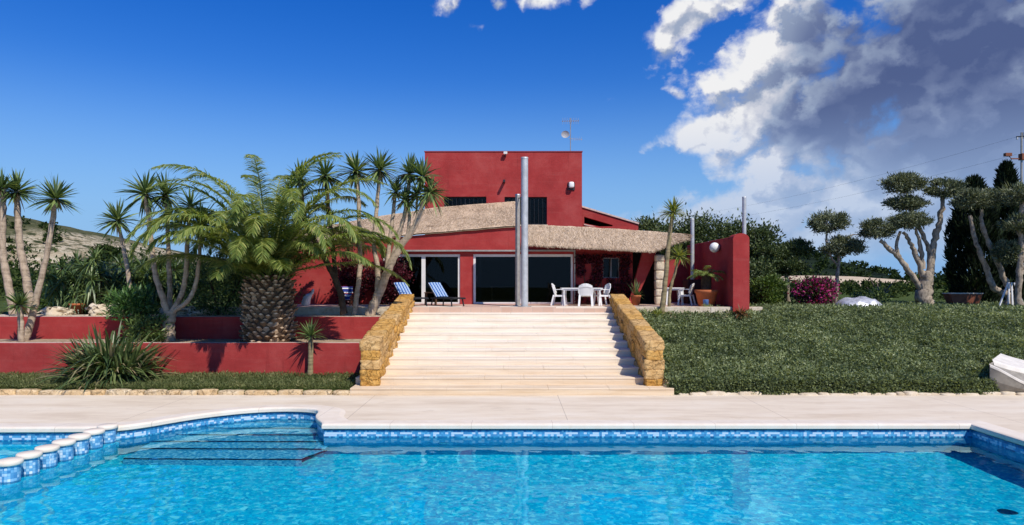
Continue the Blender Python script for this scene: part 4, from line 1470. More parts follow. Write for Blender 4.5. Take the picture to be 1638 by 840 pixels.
D = 35.5
p = W(912.5, 243, D)
root = thing('aerial', 'thin television aerial mast with small dish on the house roof', 'aerial', (p.x, D, UT - .2))
g = G(); g.tube([(p.x, D, UT - .2), (p.x, D, hz(189, D))], .022, 6); g.build('mast', M['galv_worn'], root)
g = G()
zc = hz(194, D)
g.bar((p.x - .45, D, zc), (p.x + .45, D, zc + .02), .02, .02)
for k in range(8):
    xx = p.x - .4 + k * .115
    g.bar((xx, D - .22, zc + .012), (xx, D + .22, zc + .012), .012, .012); g.bar((xx, D, zc - .16), (xx, D, zc + .18), .010, .010)
g.build('antenna', M['galv_worn'], root)
g = G()
zc = hz(222, D)
g.bar((p.x - .1, D, zc), (p.x + .62, D, zc - .03), .02, .02)
for k in range(5):
    xx = p.x + .1 + k * .12
    g.bar((xx, D, zc - .12), (xx, D, zc + .10), .010, .010)
g.build('antenna', M['galv_worn'], root)
g = G()
cx_, cz_ = p.x - .28, hz(216, D)
gv = [(0.001, 0.0), (.12, .02), (.17, .04), (.21, .06)]
vv_ = [(cx_ + r_ * math.cos(2 * math.pi * k / 18), D - .1 - d_, cz_ + r_ * .9 * math.sin(2 * math.pi * k / 18)) for r_, d_ in gv for k in range(18)]
g.add(vv_, [(i * 18 + k, i * 18 + (k + 1) % 18, (i + 1) * 18 + (k + 1) % 18, (i + 1) * 18 + k) for i in range(3) for k in range(18)])
g.bar((cx_, D - .08, cz_), (p.x, D, cz_), .03, .03)
g.build('dish', plain('grey_dish', (.36, .36, .37), .6), root)
# stack vents on the roof
g = G(); g.tube([(uxx(823), 36, UT - .2), (uxx(823), 36, UT + .38)], .05, 8); g.tube([(uxx(833), 36, UT - .2), (uxx(833), 36, UT + .38)], .05, 8)
g.box(uxx(820.5), uxx(836), 35.9, 36.1, UT + .38, UT + .42)
g.build('roof_vent', M['galv_worn'], house)

# ------------------------------------------------------------------ garden furniture
def make_chair(loc, label, group):
    c = thing('garden_chair', label, 'chair', loc, group)
    x, y, z = loc
    m = M['white_plastic']
    g = G()
    vs_ = []
    N_ = 6
    for j in range(N_ + 1):
        for i in range(N_ + 1):
            u, v = i / N_ - .5, j / N_ - .5
            vs_.append((x + u * .46, y + v * .46, z + .43 - .02 * math.cos(u * 3) * math.cos(v * 3)))
    g.add(vs_, [(j * 7 + i, j * 7 + i + 1, (j + 1) * 7 + i + 1, (j + 1) * 7 + i) for j in range(N_) for i in range(N_)], smooth=True)
    g.box(x - .23, x + .23, y - .235, y - .215, z + .37, z + .432); g.box(x - .235, x - .215, y - .214, y + .23, z + .37, z + .432); g.box(x + .215, x + .235, y - .214, y + .23, z + .37, z + .432)
    g.build('seat', m, c)
    # back: curved slats in a rounded frame, the chair faces -y
    g = G()
    def bp(u, h): return (x + u * .25, y + .20 + .12 * h - .06 * u * u, z + .42 + h * .44 - .05 * u * u * h)
    for k in range(7):
        u = -0.85 + k * 1.7 / 6
        g.bar(bp(u, 0), bp(u, .86), .074, .014, up=(0, 1, 0))
    pts_ = [bp(-1, 0.25)] + [bp(-1 + .0, .6), bp(-.9, .92), bp(-.5, 1.0), bp(0, 1.02), bp(.5, 1.0), bp(.9, .92), bp(1, .6), bp(1, .25)]
    for a_, b_ in zip(pts_, pts_[1:]): g.bar(a_, b_, .10, .03, up=(0, 1, 0))
    for k in range(8):
        u = -1 + k * .25; g.bar(bp(u, .93), bp(u + .25, .93), .03, .09, up=(0, 0, 1))
    g.build('backrest', m, c)
    for s in (-1, 1):
        g = G()
        pts_ = spline([(x + s * .26, y + .22, z + .64), (x + s * .285, y + .05, z + .665), (x + s * .285, y - .18, z + .655), (x + s * .27, y - .235, z + .60)], 4)
        for a_, b_ in zip(pts_, pts_[1:]): g.bar(a_, b_, .06, .022)
        g.build('armrest', m, c)
    for s in (-1, 1):
        g = G()
        g.bar((x + s * .27, y - .235, z + .62), (x + s * .245, y - .22, z + .43), .075, .05)
        g.bar((x + s * .245, y - .22, z + .43), (x + s * .275, y - .265, z), .075, .055)
        g.build('leg', m, c)
        g = G()
        g.bar((x + s * .235, y + .21, z + .44), (x + s * .265, y + .31, z), .075, .055)
        g.build('leg', m, c)
    return c


def make_table(loc, label, group, w_=1.0, d_=.85):
    c = thing('garden_table', label, 'table', loc, group)
    x, y, z = loc
    g = G(); g.box(x - w_ / 2, x + w_ / 2, y - d_ / 2, y + d_ / 2, z + .69, z + .725); g.box(x - w_ / 2 + .05, x + w_ / 2 - .05, y - d_ / 2 + .05, y + d_ / 2 - .05, z + .62, z + .688)
    g.build('tabletop', M['white_plastic'], c, bevel=.01)
    for sx in (-1, 1):
        for sy in (-1, 1):
            g = G(); g.bar((x + sx * (w_ / 2 - .12), y + sy * (d_ / 2 - .12), z + .62), (x + sx * (w_ / 2 - .06), y + sy * (d_ / 2 - .06), z), .07, .05)
            g.build('leg', M['white_plastic'], c)
    return c


GC = 'white plastic chairs on the terrace'
TY = 28.3
def tx(px): return XZ(px, TY)
make_table((tx(930), TY + .1, TER), 'white plastic garden table in front of the right glass door', None, 1.7, .9)
ch = make_chair((tx(895), TY - .05, TER), 'white plastic armchair in profile at the left end of the dining table', GC)
ch.rotation_euler = (0, 0, R(78))
dup(ch, (tx(934), TY - .75, TER), R(172), 'white plastic armchair turned back to the stairs, middle of the dining table')
dup(ch, (tx(963), TY - .05, TER), R(-74), 'white plastic armchair in profile at the right end of the dining table, beside the parapet')
make_table((XZ(1078, 29.0), 29.2, TER), 'white plastic garden table half hidden behind the slender yucca trunks', None, .8, .8)
dup(ch, (XZ(1098, 28.6), 28.6, TER), R(-120), 'white plastic armchair standing alone before the shaded red wall')


def make_lounger(loc, label, group):
    c = thing('sun_lounger', label, 'sun lounger', loc, group)
    x, y, z = loc       # the foot end points to +x
    g = G()
    for s in (-1, 1):
        g.bar((x - .62, y + s * .30, z + .31), (x + .98, y + s * .30, z + .31), .045, .05)
    for xx in (-.6, -.2, .2, .6, .96):
        g.bar((x + xx, y - .30, z + .31), (x + xx, y + .30, z + .31), .04, .03)
    g.build('frame', M['dark_metal'], c)
    a0 = Vector((x - .22, y, z + .34)); a1 = Vector((x - .78, y, z + .88))
    g = G()
    for s in (-1, 1): g.bar(a0 + Vector((0, s * .29, 0)), a1 + Vector((0, s * .29, 0)), .045, .035)
    g.bar(a1 + Vector((0, -.29, 0)), a1 + Vector((0, .29, 0)), .04, .04)
    g.bar((x - .62, y, z + .32), (x - .56, y, z + .64), .03, .03)
    g.build('backrest', M['dark_metal'], c)
    def cushion(p0, p1, name):
        g = G(); N_ = 8
        d = (p1 - p0); nrm = Vector((-d.z, 0, d.x)).normalized()
        if nrm.z < 0: nrm = -nrm
        top = [p0 + d * (i / N_) + Vector((0, v * .29, 0)) + nrm * (.065 - .02 * abs(v) ** 4 - .012 * (i % 2)) for i in range(N_ + 1) for v in (-1, -.5, 0, .5, 1)]
        bot = [p0 + d * (i / N_) + Vector((0, v * .29, 0)) + nrm * .005 for i in range(N_ + 1) for v in (-1, -.5, 0, .5, 1)]
        fs = [(i * 5 + k, i * 5 + k + 1, (i + 1) * 5 + k + 1, (i + 1) * 5 + k) for i in range(N_) for k in range(4)]
        g.add([tuple(q) for q in top], fs, smooth=True); g.add([tuple(q) for q in bot], fs)
        m_ = N_ * 5
        for i in range(N_):
            for k in (0, 4):
                g.add([tuple(top[i * 5 + k]), tuple(top[i * 5 + 5 + k]), tuple(bot[i * 5 + 5 + k]), tuple(bot[i * 5 + k])], [(0, 1, 2, 3)])
        for i in (0, N_):
            for k in range(4):
                g.add([tuple(top[i * 5 + k]), tuple(top[i * 5 + k + 1]), tuple(bot[i * 5 + k + 1]), tuple(bot[i * 5 + k])], [(0, 1, 2, 3)])
        g.build(name, M['stripe'], c)
    cushion(a0, a1 + Vector((-.03, 0, .03)), 'back_cushion')
    g = G()
    for k in range(13):
        xx = x - .18 + k * .092
        g.box(xx, xx + .07, y - .285, y + .285, z + .337, z + .355)
    g.build('seat_slats', M['dark_metal'], c)
    for xx in (-.5, .82):
        for s in (-1, 1):
            g = G(); g.bar((x + xx, y + s * .27, z + .31), (x + xx + .07 * (1 if xx > 0 else -1), y + s * .29, z), .05, .035); g.build('leg', M['dark_metal'], c)
    return c


lg = 'two sun loungers with blue striped backs'
l1 = make_lounger((XZ(655, 27.9), 27.9, TER), 'sun lounger with blue striped back, left of the pair, by the dark creeper', lg)
l1.rotation_euler = (0, 0, R(-52))
dup(l1, (XZ(712, 27.8), 27.8, TER), R(-50), 'sun lounger with blue striped back, right of the pair, before the red pillar')
# small brown side table between them
root = thing('side_table', 'small brown wooden side table between the two sun loungers', 'table', (XZ(689, 28.8), 28.8, TER))
x, y = XZ(689, 28.8), 28.8
g = G(); g.box(x - .25, x + .25, y - .25, y + .25, TER + .5, TER + .54); g.build('tabletop', M['wood'], root, bevel=.008)
for sx in (-1, 1):
    for sy in (-1, 1):
        g = G(); g.bar((x + sx * .2, y + sy * .2, TER + .5), (x + sx * .21, y + sy * .21, TER), .05, .05); g.build('leg', M['wood'], root)
# indoor table seen through the open door
root = thing('indoor_table', 'wooden table standing inside the dim room behind the open glass door', 'table', (hx(806), 32, TER))
x, y = hx(808), 32.2
g = G(); g.box(x - .7, x + .55, y - .4, y + .4, TER + .72, TER + .76); g.build('tabletop', M['wood'], root)
for sx in (-.65, .5):
    for sy in (-1, 1):
        g = G(); g.box(x + sx - .03, x + sx + .03, y + sy * .35 - .03, y + sy * .35 + .03, TER + .016, TER + .72); g.build('leg', M['wood'], root)
# folding chair with a towel, behind the yucca trunks
x, y = XZ(553, 27.6), 27.6
root = thing('towel_chair', 'low wooden chair draped with a striped towel behind the yucca trunks', 'chair', (x, y, TER))
g = G()
for s in (-1, 1):
    g.bar((x + s * .22, y - .22, TER), (x + s * .22, y + .1, TER + .45), .04, .04); g.bar((x + s * .22, y + .25, TER), (x + s * .22, y - .1, TER + .4), .04, .04)
g.box(x - .24, x + .24, y - .25, y + .15, TER + .33, TER + .36)
g.build('frame', M['terracotta'], root)
g = G()
pts_ = [(y - .27, .26), (y - .26, .38), (y + .08, .40), (y + .22, .78), (y + .26, .80), (y + .28, .5)]
vs_ = [(x + u * .23, yy_, TER + zz_ + .01 * math.sin(u * 5 + yy_ * 9)) for yy_, zz_ in pts_ for u in (-1, -.5, 0, .5, 1)]
g.add(vs_, [(i * 5 + k, i * 5 + k + 1, (i + 1) * 5 + k + 1, (i + 1) * 5 + k) for i in range(len(pts_) - 1) for k in range(4)], smooth=True)
o = g.build('towel', M['towel'], root)
# small white ornament before the wall
x, y = XZ(495, 28.2), 28.2
g = G()
g.tube(spline([(x - .17, y, TER), (x - .10, y, TER + .28), (x + .02, y, TER + .42), (x + .12, y - .02, TER + .52), (x + .17, y - .02, TER + .68)], 4), [.17, .18, .18, .17, .16, .15, .14, .12, .10, .08, .07, .06, .06, .055, .05, .045, .03][:17], 10)
tag(g.build('garden_ornament', M['white_plastic'], origin=(x, y, TER)), 'small white curved garden ornament against the sunlit red wall', 'ornament')

# ------------------------------------------------------------------ pots
def pot(cx, cy, z, r, h, label, name='flower_pot'):
    root_ = thing(name, label, 'flower pot', (cx, cy, z))
    g = G()
    g.lathe([(0, z + .002), (r * .68, z + .002), (r * .92, z + h * .80), (r * 1.0, z + h * .82), (r * 1.02, z + h * .98), (r * .98, z + h), (r * .88, z + h), (r * .84, z + h * .86), (0, z + h * .86)], cx, cy, 28)
    g.build('pot_body', M['terracotta'], root_)
    return root_


def rosette(g, c, n, L, wd, droop=.25, spread=1.9, var=(0.1, 0.9), dead=0.05, bias=1.0):
    """sword leaves round a growing tip"""
    th = np.arccos(1 - rng.random(n) ** bias * (1 - math.cos(spread)))
    ph = rng.random(n) * 2 * math.pi
    D_ = np.stack([np.sin(th) * np.cos(ph), np.sin(th) * np.sin(ph), np.cos(th)], axis=1)
    P_ = np.array(c)[None, :] + D_ * .05 * L - np.array([0, 0, 1])[None, :] * (th[:, None] * .07 * L)
    Ls = L * rng.uniform(.75, 1.08, n)
    v = rng.uniform(var[0], var[1], n)
    g.blades(P_, D_, Ls, wd * rng.uniform(.8, 1.2, n), droop * (0.3 + th / 1.6) * rng.uniform(.4, 1.5, n), v, prof=(.6, 1, .8, .05), curl=2.2)
    k = int(n * dead)
    if k:
        ph = rng.random(k) * 2 * math.pi
        D_ = np.stack([np.cos(ph) * .5, np.sin(ph) * .5, -np.ones(k) * rng.uniform(.4, 1, k)], axis=1)
        g.blades(np.array(c)[None, :] + D_ * .05, D_, L * rng.uniform(.5, .8, k), wd, .2, rng.uniform(.93, 1.0, k))
    return g


P_ = pot(XZ(1130, 27.3), 27.3, TER, .46, .66, 'large terracotta pot holding a small palm by the terrace wall')
cx_, cy_ = XZ(1130, 27.3), 27.3
root = thing('potted_palm', 'small stocky palm with green fronds growing in the large terracotta pot', 'palm', (cx_, cy_, TER + .57))
g = G(); g.tube([(cx_ - .02, cy_, TER + .56), (cx_, cy_, TER + .9), (cx_ + .01, cy_, TER + 1.25)], [.17, .2, .17], 12, jitter=.3); g.build('trunk', M['dark_bark'], root)


def frond(g, base, azim, elev, L, curve, nl=60, lw=.03, ll=.5, vee=.5, mi=0, v0=.3, v1=.8, twist=0.0, rach=.025, bend=1.5, hang=.42):
    """a feather leaf: arching midrib with two ranks of leaflets"""
    d = np.array([math.cos(azim) * math.cos(elev), math.sin(azim) * math.cos(elev), math.sin(elev)])
    N_ = 16
    pts = [np.array(base, float)]
    e = elev
    for i in range(N_):
        t = (i + 1) / N_
        e = elev - curve * t ** bend
        d = np.array([math.cos(azim + twist * t) * math.cos(e), math.sin(azim + twist * t) * math.cos(e), math.sin(e)])
        pts.append(pts[-1] + d * L / N_)
    pts = np.array(pts)
    g.tube([tuple(q) for q in pts], [rach * (1 - .85 * i / N_) for i in range(N_ + 1)], 5, mi, caps=False, var=.92)
    t = np.linspace(.10, .995, nl)
    f = t * N_
    i0 = np.clip(f.astype(int), 0, N_ - 1)
    P0 = pts[i0] + (pts[i0 + 1] - pts[i0]) * (f - i0)[:, None]
    T = pts[i0 + 1] - pts[i0]; T /= np.linalg.norm(T, axis=1, keepdims=True)
    S = np.cross(T, [0, 0, 1.0]); S /= (np.linalg.norm(S, axis=1, keepdims=True) + 1e-6)
    Nn = np.cross(S, T)
    prof = np.clip(np.sin(np.pi * np.clip(t * .86 + .12, 0, 1)) ** .6, .15, 1)
    for s in (-1, 1):
        fwd = .40 + .70 * t
        Dl = S * s + T * fwd[:, None] + Nn * vee + rng.normal(size=(nl, 3)) * .10
        vv = rng.uniform(v0, v1, nl)
        g.blades(P0, Dl, ll * prof * rng.uniform(.85, 1.1, nl), lw, hang * rng.uniform(.5, 1.5, nl), vv, mi, ts=(0, .4, .75, 1.0), prof=(.8, 1, .7, .1))
    return g


g = G()
for k in range(16):
    frond(g, (cx_, cy_, TER + 1.22), k * 2.4, R(random.uniform(15, 70)), random.uniform(.65, .85), R(random.uniform(50, 90)), 26, .03, .22, .3, 0, .4, .9, rach=.012)
g.build('crown', M['frond'], root)
# painted tin before the pot
x, y = XZ(1129, 26.75), 26.75
g = G(); g.lathe([(0, TER + .001), (.10, TER + .001), (.11, TER + .27), (.115, TER + .28), (.10, TER + .28), (.095, TER + .05), (0, TER + .05)], x, y, 18)
tag(g.build('paint_tin', M['bluepaint'], origin=(x, y, TER)), 'small blue tin standing in front of the large terracotta pot', 'tin')

x, y = XZ(1017, 28.6), 28.6
pot(x, y, TER, .22, .42, 'smaller terracotta pot at the foot of the slanting red buttress')
root = thing('potted_plant', 'thin upright spiky plant growing in the smaller terracotta pot', 'plant', (x, y, TER + .36))
g = G()
rosette(g, (x, y, TER + .4), 26, .75, .045, .15, .6, (.1, .85), 0)
rosette(g, (x + .1, y, TER + .4), 30, .35, .05, .4, 1.6, (.1, .7), 0)
g.build('leaves', M['yucca_leaf'], root)


# ------------------------------------------------------------------ yuccas
def yucca(label, stems, heads, group=None, bark='yucca_bark', leaf='yucca_leaf', base=None):
    """stems: (points, r0, r1); heads: (point, leaf length, leaves, spread, droop)"""
    b = stems[0][0][0] if base is None else base
    root_ = thing('yucca_tree', label, 'yucca', tuple(b), group)
    g = G()
    for pts, r0, r1 in stems:
        sp_ = spline(pts, 7)
        m_ = len(sp_)
        for q in sp_[1:-1]:
            q += Vector((random.uniform(-1, 1), random.uniform(-1, 1), 0)) * r0 * .06
        g.tube(sp_, [(r0 * .60 + (r1 * .72 - r0 * .60) * (i / (m_ - 1)) ** .7) * (1 + .07 * math.sin(i * 2.1)) for i in range(m_)], 10, jitter=.10)
    g.build('trunk', M[bark], root_)
    for c, L, n_, spr, dr in heads:
        g = G()
        rosette(g, tuple(c), int(n_ * 1.1), L * 1.08, .078, dr, spr)
        g.build('crown', M[leaf], root_)
    return root_


YG = 'yuccas in the raised beds'
# far left trio
yucca('tall bare stemmed yucca whose trunk meets the left edge of the photo',
      [([W(22, 503, 25.4), W(12, 450, 25.4), W(4, 400, 25.4), W(5, 340, 25.4), W(5, 300, 25.4)], .26, .13)],
      [(W(4, 300, 25.4), .80, 110, 2.0, .12)], YG)
yucca('tall yucca with ringed pale trunk, second from the left edge',
      [([W(52, 503, 25.8), W(44, 455, 25.8), W(33, 400, 25.8), W(28, 340, 25.8), W(27, 305, 25.8)], .29, .13)],
      [(W(27, 304, 25.8), .84, 110, 2.0, .18)], YG)
yucca('tall yucca leaning right from the lower bed at the far left',
      [([W(38, 546, 23.9), W(48, 520, 24.0), W(58, 478, 24.1), W(76, 400, 24.2), W(89, 318, 24.3)], .25, .11)],
      [(W(89, 314, 24.3), .84, 105, 2.1, .10)], YG)
yucca('small young yucca with short trunk in the lower bed at the far left',
      [([W(34, 546, 23.5), W(33, 515, 23.5), W(31, 488, 23.5)], .17, .12)],
      [(W(31, 486, 23.5), .62, 80, 1.75, .22)], YG)
# single slender one
yucca('slender single yucca standing in front of the dark yucca thicket',
      [([W(212, 505, 25.3), W(205, 440, 25.3), W(197, 395, 25.3), W(188, 352, 25.3)], .15, .085)],
      [(W(188, 350, 25.3), .84, 95, 2.15, .16)], YG)
# branched one left of the palm
b = W(271, 546, 23.9)
yucca('branched yucca forking into several pale limbs left of the big palm',
      [([b, W(270, 520, 23.9), W(272, 498, 23.9)], .36, .27),
       ([W(268, 500, 23.9), W(258, 470, 23.8), W(248, 435, 23.8), W(240, 370, 23.8), W(233, 310, 23.8)], .20, .10),
       ([W(271, 500, 24.0), W(272, 470, 24.3), W(270, 420, 24.3), W(268, 360, 24.3), W(265, 312, 24.3)], .18, .09),
       ([W(275, 500, 23.9), W(291, 470, 23.8), W(298, 430, 23.8), W(300, 380, 23.8), W(305, 330, 23.8)], .18, .09),
       ([W(277, 498, 23.9), W(300, 482, 23.6), W(313, 455, 23.6), W(318, 420, 23.6), W(322, 360, 23.6)], .15, .08)],
      [(W(233, 306, 23.8), .92, 100, 2.2, .2), (W(265, 308, 24.3), .85, 90, 2.2, .25), (W(305, 328, 23.8), .8, 80, 2.2, .25), (W(322, 352, 23.6), .8, 80, 2.2, .3)], YG, base=b)
# the group between palm and house
b = W(550, 503, 25.2)
yucca('dark curving yucca bending left over the bed behind the palm',
      [([b, W(545, 470, 25.2), W(533, 440, 25.1), W(515, 405, 25.0), W(490, 360, 25.0), W(480, 300, 25.0)], .23, .12),
       ([W(538, 455, 25.2), W(533, 400, 25.4), W(525, 330, 25.4), W(521, 285, 25.4)], .16, .10)],
      [(W(480, 285, 25.0), .75, 80, 2.1, .2), (W(521, 278, 25.4), .75, 90, 2.1, .2)], YG, bark='dark_bark', base=b)
b = W(566, 503, 25.6)
yucca('straight yucca rising behind the palm fronds with its head above the roof line',
      [([b, W(571, 470, 25.6), W(576, 420, 25.6), W(574, 340, 25.6), W(571, 280, 25.6)], .19, .10)],
      [(W(570, 272, 25.6), .85, 105, 2.1, .2)], YG, base=b)
b = W(592, 504, 25.3)
yucca('largest branched yucca in front of the house, pale leaning limbs and many heads',
      [([b, W(606, 470, 25.3), W(622, 430, 25.2), W(642, 392, 25.1), W(662, 365, 25.0), W(676, 335, 25.0)], .33, .13),
       ([W(604, 475, 25.3), W(604, 430, 25.4), W(598, 390, 25.5), W(603, 330, 25.6), W(607, 275, 25.6)], .20, .09),
       ([W(618, 440, 25.2), W(622, 400, 25.3), W(628, 350, 25.4), W(632, 310, 25.4)], .16, .09),
       ([W(624, 425, 25.2), W(640, 370, 25.3), W(650, 330, 25.3), W(655, 285, 25.3)], .16, .09),
       ([W(652, 378, 25.1), W(655, 345, 25.2), W(650, 320, 25.2)], .11, .08),
       ([W(660, 368, 25.0), W(676, 325, 24.9), W(684, 300, 24.9)], .11, .08)],
      [(W(607, 268, 25.6), .82, 100, 2.1, .2), (W(655, 275, 25.3), .72, 90, 2.1, .2), (W(632, 305, 25.4), .6, 60, 2.1, .2), (W(648, 318, 25.2), .62, 70, 2.1, .25),
       (W(676, 280, 25.0), .72, 90, 2.1, .25), (W(688, 305, 24.9), .7, 90, 2.2, .3), (W(668, 310, 25.2), .6, 70, 2.2, .3)], YG, base=b)
# little one before the lower wall
b = W(496, 603, 22.3)
root = thing('yucca_tree', 'small single headed yucca in the grass against the lower red wall', 'yucca', tuple(b), YG)
g = G(); g.tube(spline([b, W(497, 570, 22.3), W(497, 538, 22.3)], 5), [.10, .10, .095, .09, .09, .09, .085, .085, .08, .08, .08], 9, jitter=.15); g.build('trunk', M['young_bark'], root)
g = G(); rosette(g, tuple(W(497, 536, 22.3)), 95, .58, .05, .18, 1.65, (.25, .88), .03); g.build('crown', M['yucca_leaf'], root)
# two pale ones right of the stairs
b = W(1058, 505, 26.0)
root = yucca('tall thin yucca with yellow green mop head right of the stairs',
      [([b, W(1062, 470, 26.0), W(1067, 420, 26.0), W(1072, 370, 26.0), W(1077, 338, 26.0)], .19, .10)], [], 'pale yuccas right of the stairs', bark='young_bark', base=b)
g = G(); rosette(g, tuple(W(1077, 338, 26.0)), 190, .66, .045, .28, 1.75, (.1, .93), .05); g.build('crown', M['yucca_pale'], root)
b = W(1070, 497, 26.6)
root = yucca('shorter yellow green yucca beside the tall thin one, before the white table',
      [([b, W(1072, 465, 26.6), W(1080, 435, 26.6), W(1086, 412, 26.6)], .12, .065)], [], 'pale yuccas right of the stairs', bark='young_bark', base=b)
g = G(); rosette(g, tuple(W(1086, 408, 26.6)), 95, .62, .042, .3, 1.85, (.1, .93), .08); g.build('crown', M['yucca_pale'], root)
# low pale tufts at their feet
for (px, py, lb) in ((1052, 506, 'pale green leafy tuft at the foot of the tall thin yucca'), (1185, 502, 'reddish dry tuft at the foot of the terrace wall pier')):
    c = W(px, py, 25.7)
    g = G(); rosette(g, tuple(c), 90, .45, .05, .4, 1.6, (.2, .9), .0)
    tag(g.build('plant_tuft', M['yucca_pale'] if px < 1100 else leafy('dry_tuft', [(0, (.10, .04, .02)), (1, (.30, .16, .07))]), origin=tuple(c)), lb, 'plant')

# ------------------------------------------------------------------ the big palm
pb = W(430, 547, 23.75)
palm = thing('palm_tree', 'large date palm with fat pineapple shaped trunk in the lower red planter', 'palm tree', tuple(pb))
z0 = 1.15; zt_ = W(0, 440, 23.75).z
g = G()
def tr(z):
    t = (z - z0) / (zt_ - z0)
    return .86 - .10 * min(max(t, 0), 1) + .07 * math.sin(math.pi * min(max(t, 0), 1) * .9) - .20 * max(t - .75, 0) * 4 * .35
g.lathe([(tr(z0 + (zt_ - z0) * i / 10) * .9, z0 + (zt_ - z0) * i / 10) for i in range(11)] + [(0, zt_ + .1)], pb.x, pb.y, 28, var=.05)
rows = 16
for r_ in range(rows):
    z = z0 + (zt_ - z0) * (r_ + .3) / rows
    nb = 21
    for k in range(nb):
        a = 2 * math.pi * (k + .5 * (r_ % 2)) / nb + random.uniform(-.09, .09)
        rr = tr(z) * .90
        er = np.array([math.cos(a), math.sin(a), 0]); ta = np.array([-math.sin(a), math.cos(a), 0]); up_ = np.array([0, 0, 1.0])
        wv = tr(z) * math.pi / nb * random.uniform(.72, .95); hv = (zt_ - z0) / rows * random.uniform(.5, .62)
        c = np.array([pb.x, pb.y, z + random.uniform(-.03, .03)]) + er * rr
        out_ = random.choice([random.uniform(.02, .08), random.uniform(.10, .20), random.uniform(.12, .24)])
        # diamond base plate and a cut stub tilted upward
        ring0 = [c - up_ * hv * 1.1, c + ta * wv, c + up_ * hv * .9, c - ta * wv]
        c2 = c + er * out_ + up_ * (.05 + random.uniform(0, .05))
        ring1 = [c2 - up_ * hv * .45, c2 + ta * wv * .72, c2 + up_ * hv * .32, c2 - ta * wv * .72]
        v_ = random.uniform(.10, .75)
        g.add(ring0 + ring1, [(0, 1, 5, 4), (1, 2, 6, 5), (2, 3, 7, 6), (3, 0, 4, 7)], v_)
        g.add(ring1, [(0, 1, 2, 3)], min(1, v_ + random.uniform(.2, .5)))
g.build('trunk', M['boot'], palm)
# fronds
cb = (pb.x, pb.y, zt_ + .12)
nf = 66
for i in range(nf):
    a = i * 2.39996 + random.uniform(-.25, .25)
    t = i / (nf - 1)
    front = max(0.0, -math.sin(a))              # fronds that hang out over the lower bed are shorter
    el_ = R(83 - 62 * t ** .75 + random.uniform(-9, 9))
    L_ = random.uniform(4.7, 5.4) * (1 - .45 * front * t)
    cv = R(random.uniform(90, 128) * (.74 + .26 * min(1, t * 4)))
    if t > .72: cv = R(random.uniform(50, 90)); L_ *= .84
    g = G()
    rr = .20 + .42 * t
    base_ = (cb[0] + math.cos(a) * rr, cb[1] + math.sin(a) * rr, cb[2] + .40 * (1 - t) - .05)
    frond(g, base_, a, el_, L_, cv, 170, .036, random.uniform(.56, .70), random.uniform(.05, .40), 0, .25 + .15 * (1 - t), 1.0, random.uniform(-.35, .35), .036, 2.25, .42)
    g.build('frond', M['frond'], palm)
g = G()
P0 = []
n = 500
ph = rng.random(n) * 6.283
P0 = np.stack([pb.x + np.cos(ph) * rng.uniform(.3, .8, n), pb.y + np.sin(ph) * rng.uniform(.3, .8, n), zt_ + rng.uniform(-.25, .5, n)], axis=1)
D_ = np.stack([np.cos(ph) * .8, np.sin(ph) * .8, rng.uniform(.2, 1.3, n)], axis=1)
g.blades(P0, D_, rng.uniform(.4, .9, n), .05, .2, rng.uniform(.05, .7, n))
g.build('heart_leaves', M['frond'], palm)


# ------------------------------------------------------------------ shrubs
def clump(g, c, rad, n, L, wd, var=(0, 1), mi=0, shell=.55, clumps=None, flat=1.0):
    """leaves gathered in uneven tufts through a rounded volume"""
    rad = np.array(rad)
    k = clumps or max(6, n // 90)
    q = rng.normal(size=(k, 3)); q /= np.linalg.norm(q, axis=1, keepdims=True)
    q *= (shell + (1 - shell) * rng.random((k, 1)) ** .5) * rng.uniform(.82, 1.06, (k, 1))
    C = q * rad + np.array(c)
    shade = rng.uniform(-.18, .18, k)
    idx = rng.integers(0, k, n)
    s_ = rad.mean() * .21
    P = C[idx] + rng.normal(size=(n, 3)) * s_ * np.array([1, 1, .8])
    D_ = (P - np.array(c)) / rad + rng.normal(size=(n, 3)) * .9 + np.array([0, 0, .35])
    v = np.clip(rng.uniform(var[0], var[1], n) + shade[idx], 0, 1)
    g.leaves(P, D_, L * rng.uniform(.7, 1.3, n), wd * rng.uniform(.7, 1.3, n), v, mi)
    return g


def shrub(name, label, cat, c, rad, n, L, wd, m, group=None, stems=4):
    root_ = thing(name, label, cat, (c[0], c[1], c[2] - rad[2]), group)
    g = G(); clump(g, c, rad, n, L, wd); g.build('foliage', m, root_)
    g = G()
    for k in range(stems):
        a = k * 2.1 + .3
        g.tube(spline([(c[0] + .06 * math.cos(a), c[1] + .06 * math.sin(a), c[2] - rad[2]), (c[0] + rad[0] * .25 * math.cos(a), c[1] + rad[1] * .25 * math.sin(a), c[2] - rad[2] * .3), (c[0] + rad[0] * .5 * math.cos(a), c[1] + rad[1] * .5 * math.sin(a), c[2] + rad[2] * .3)], 4), .035, 6)
    g.build('stem', M['dark_bark'], root_)
    return root_


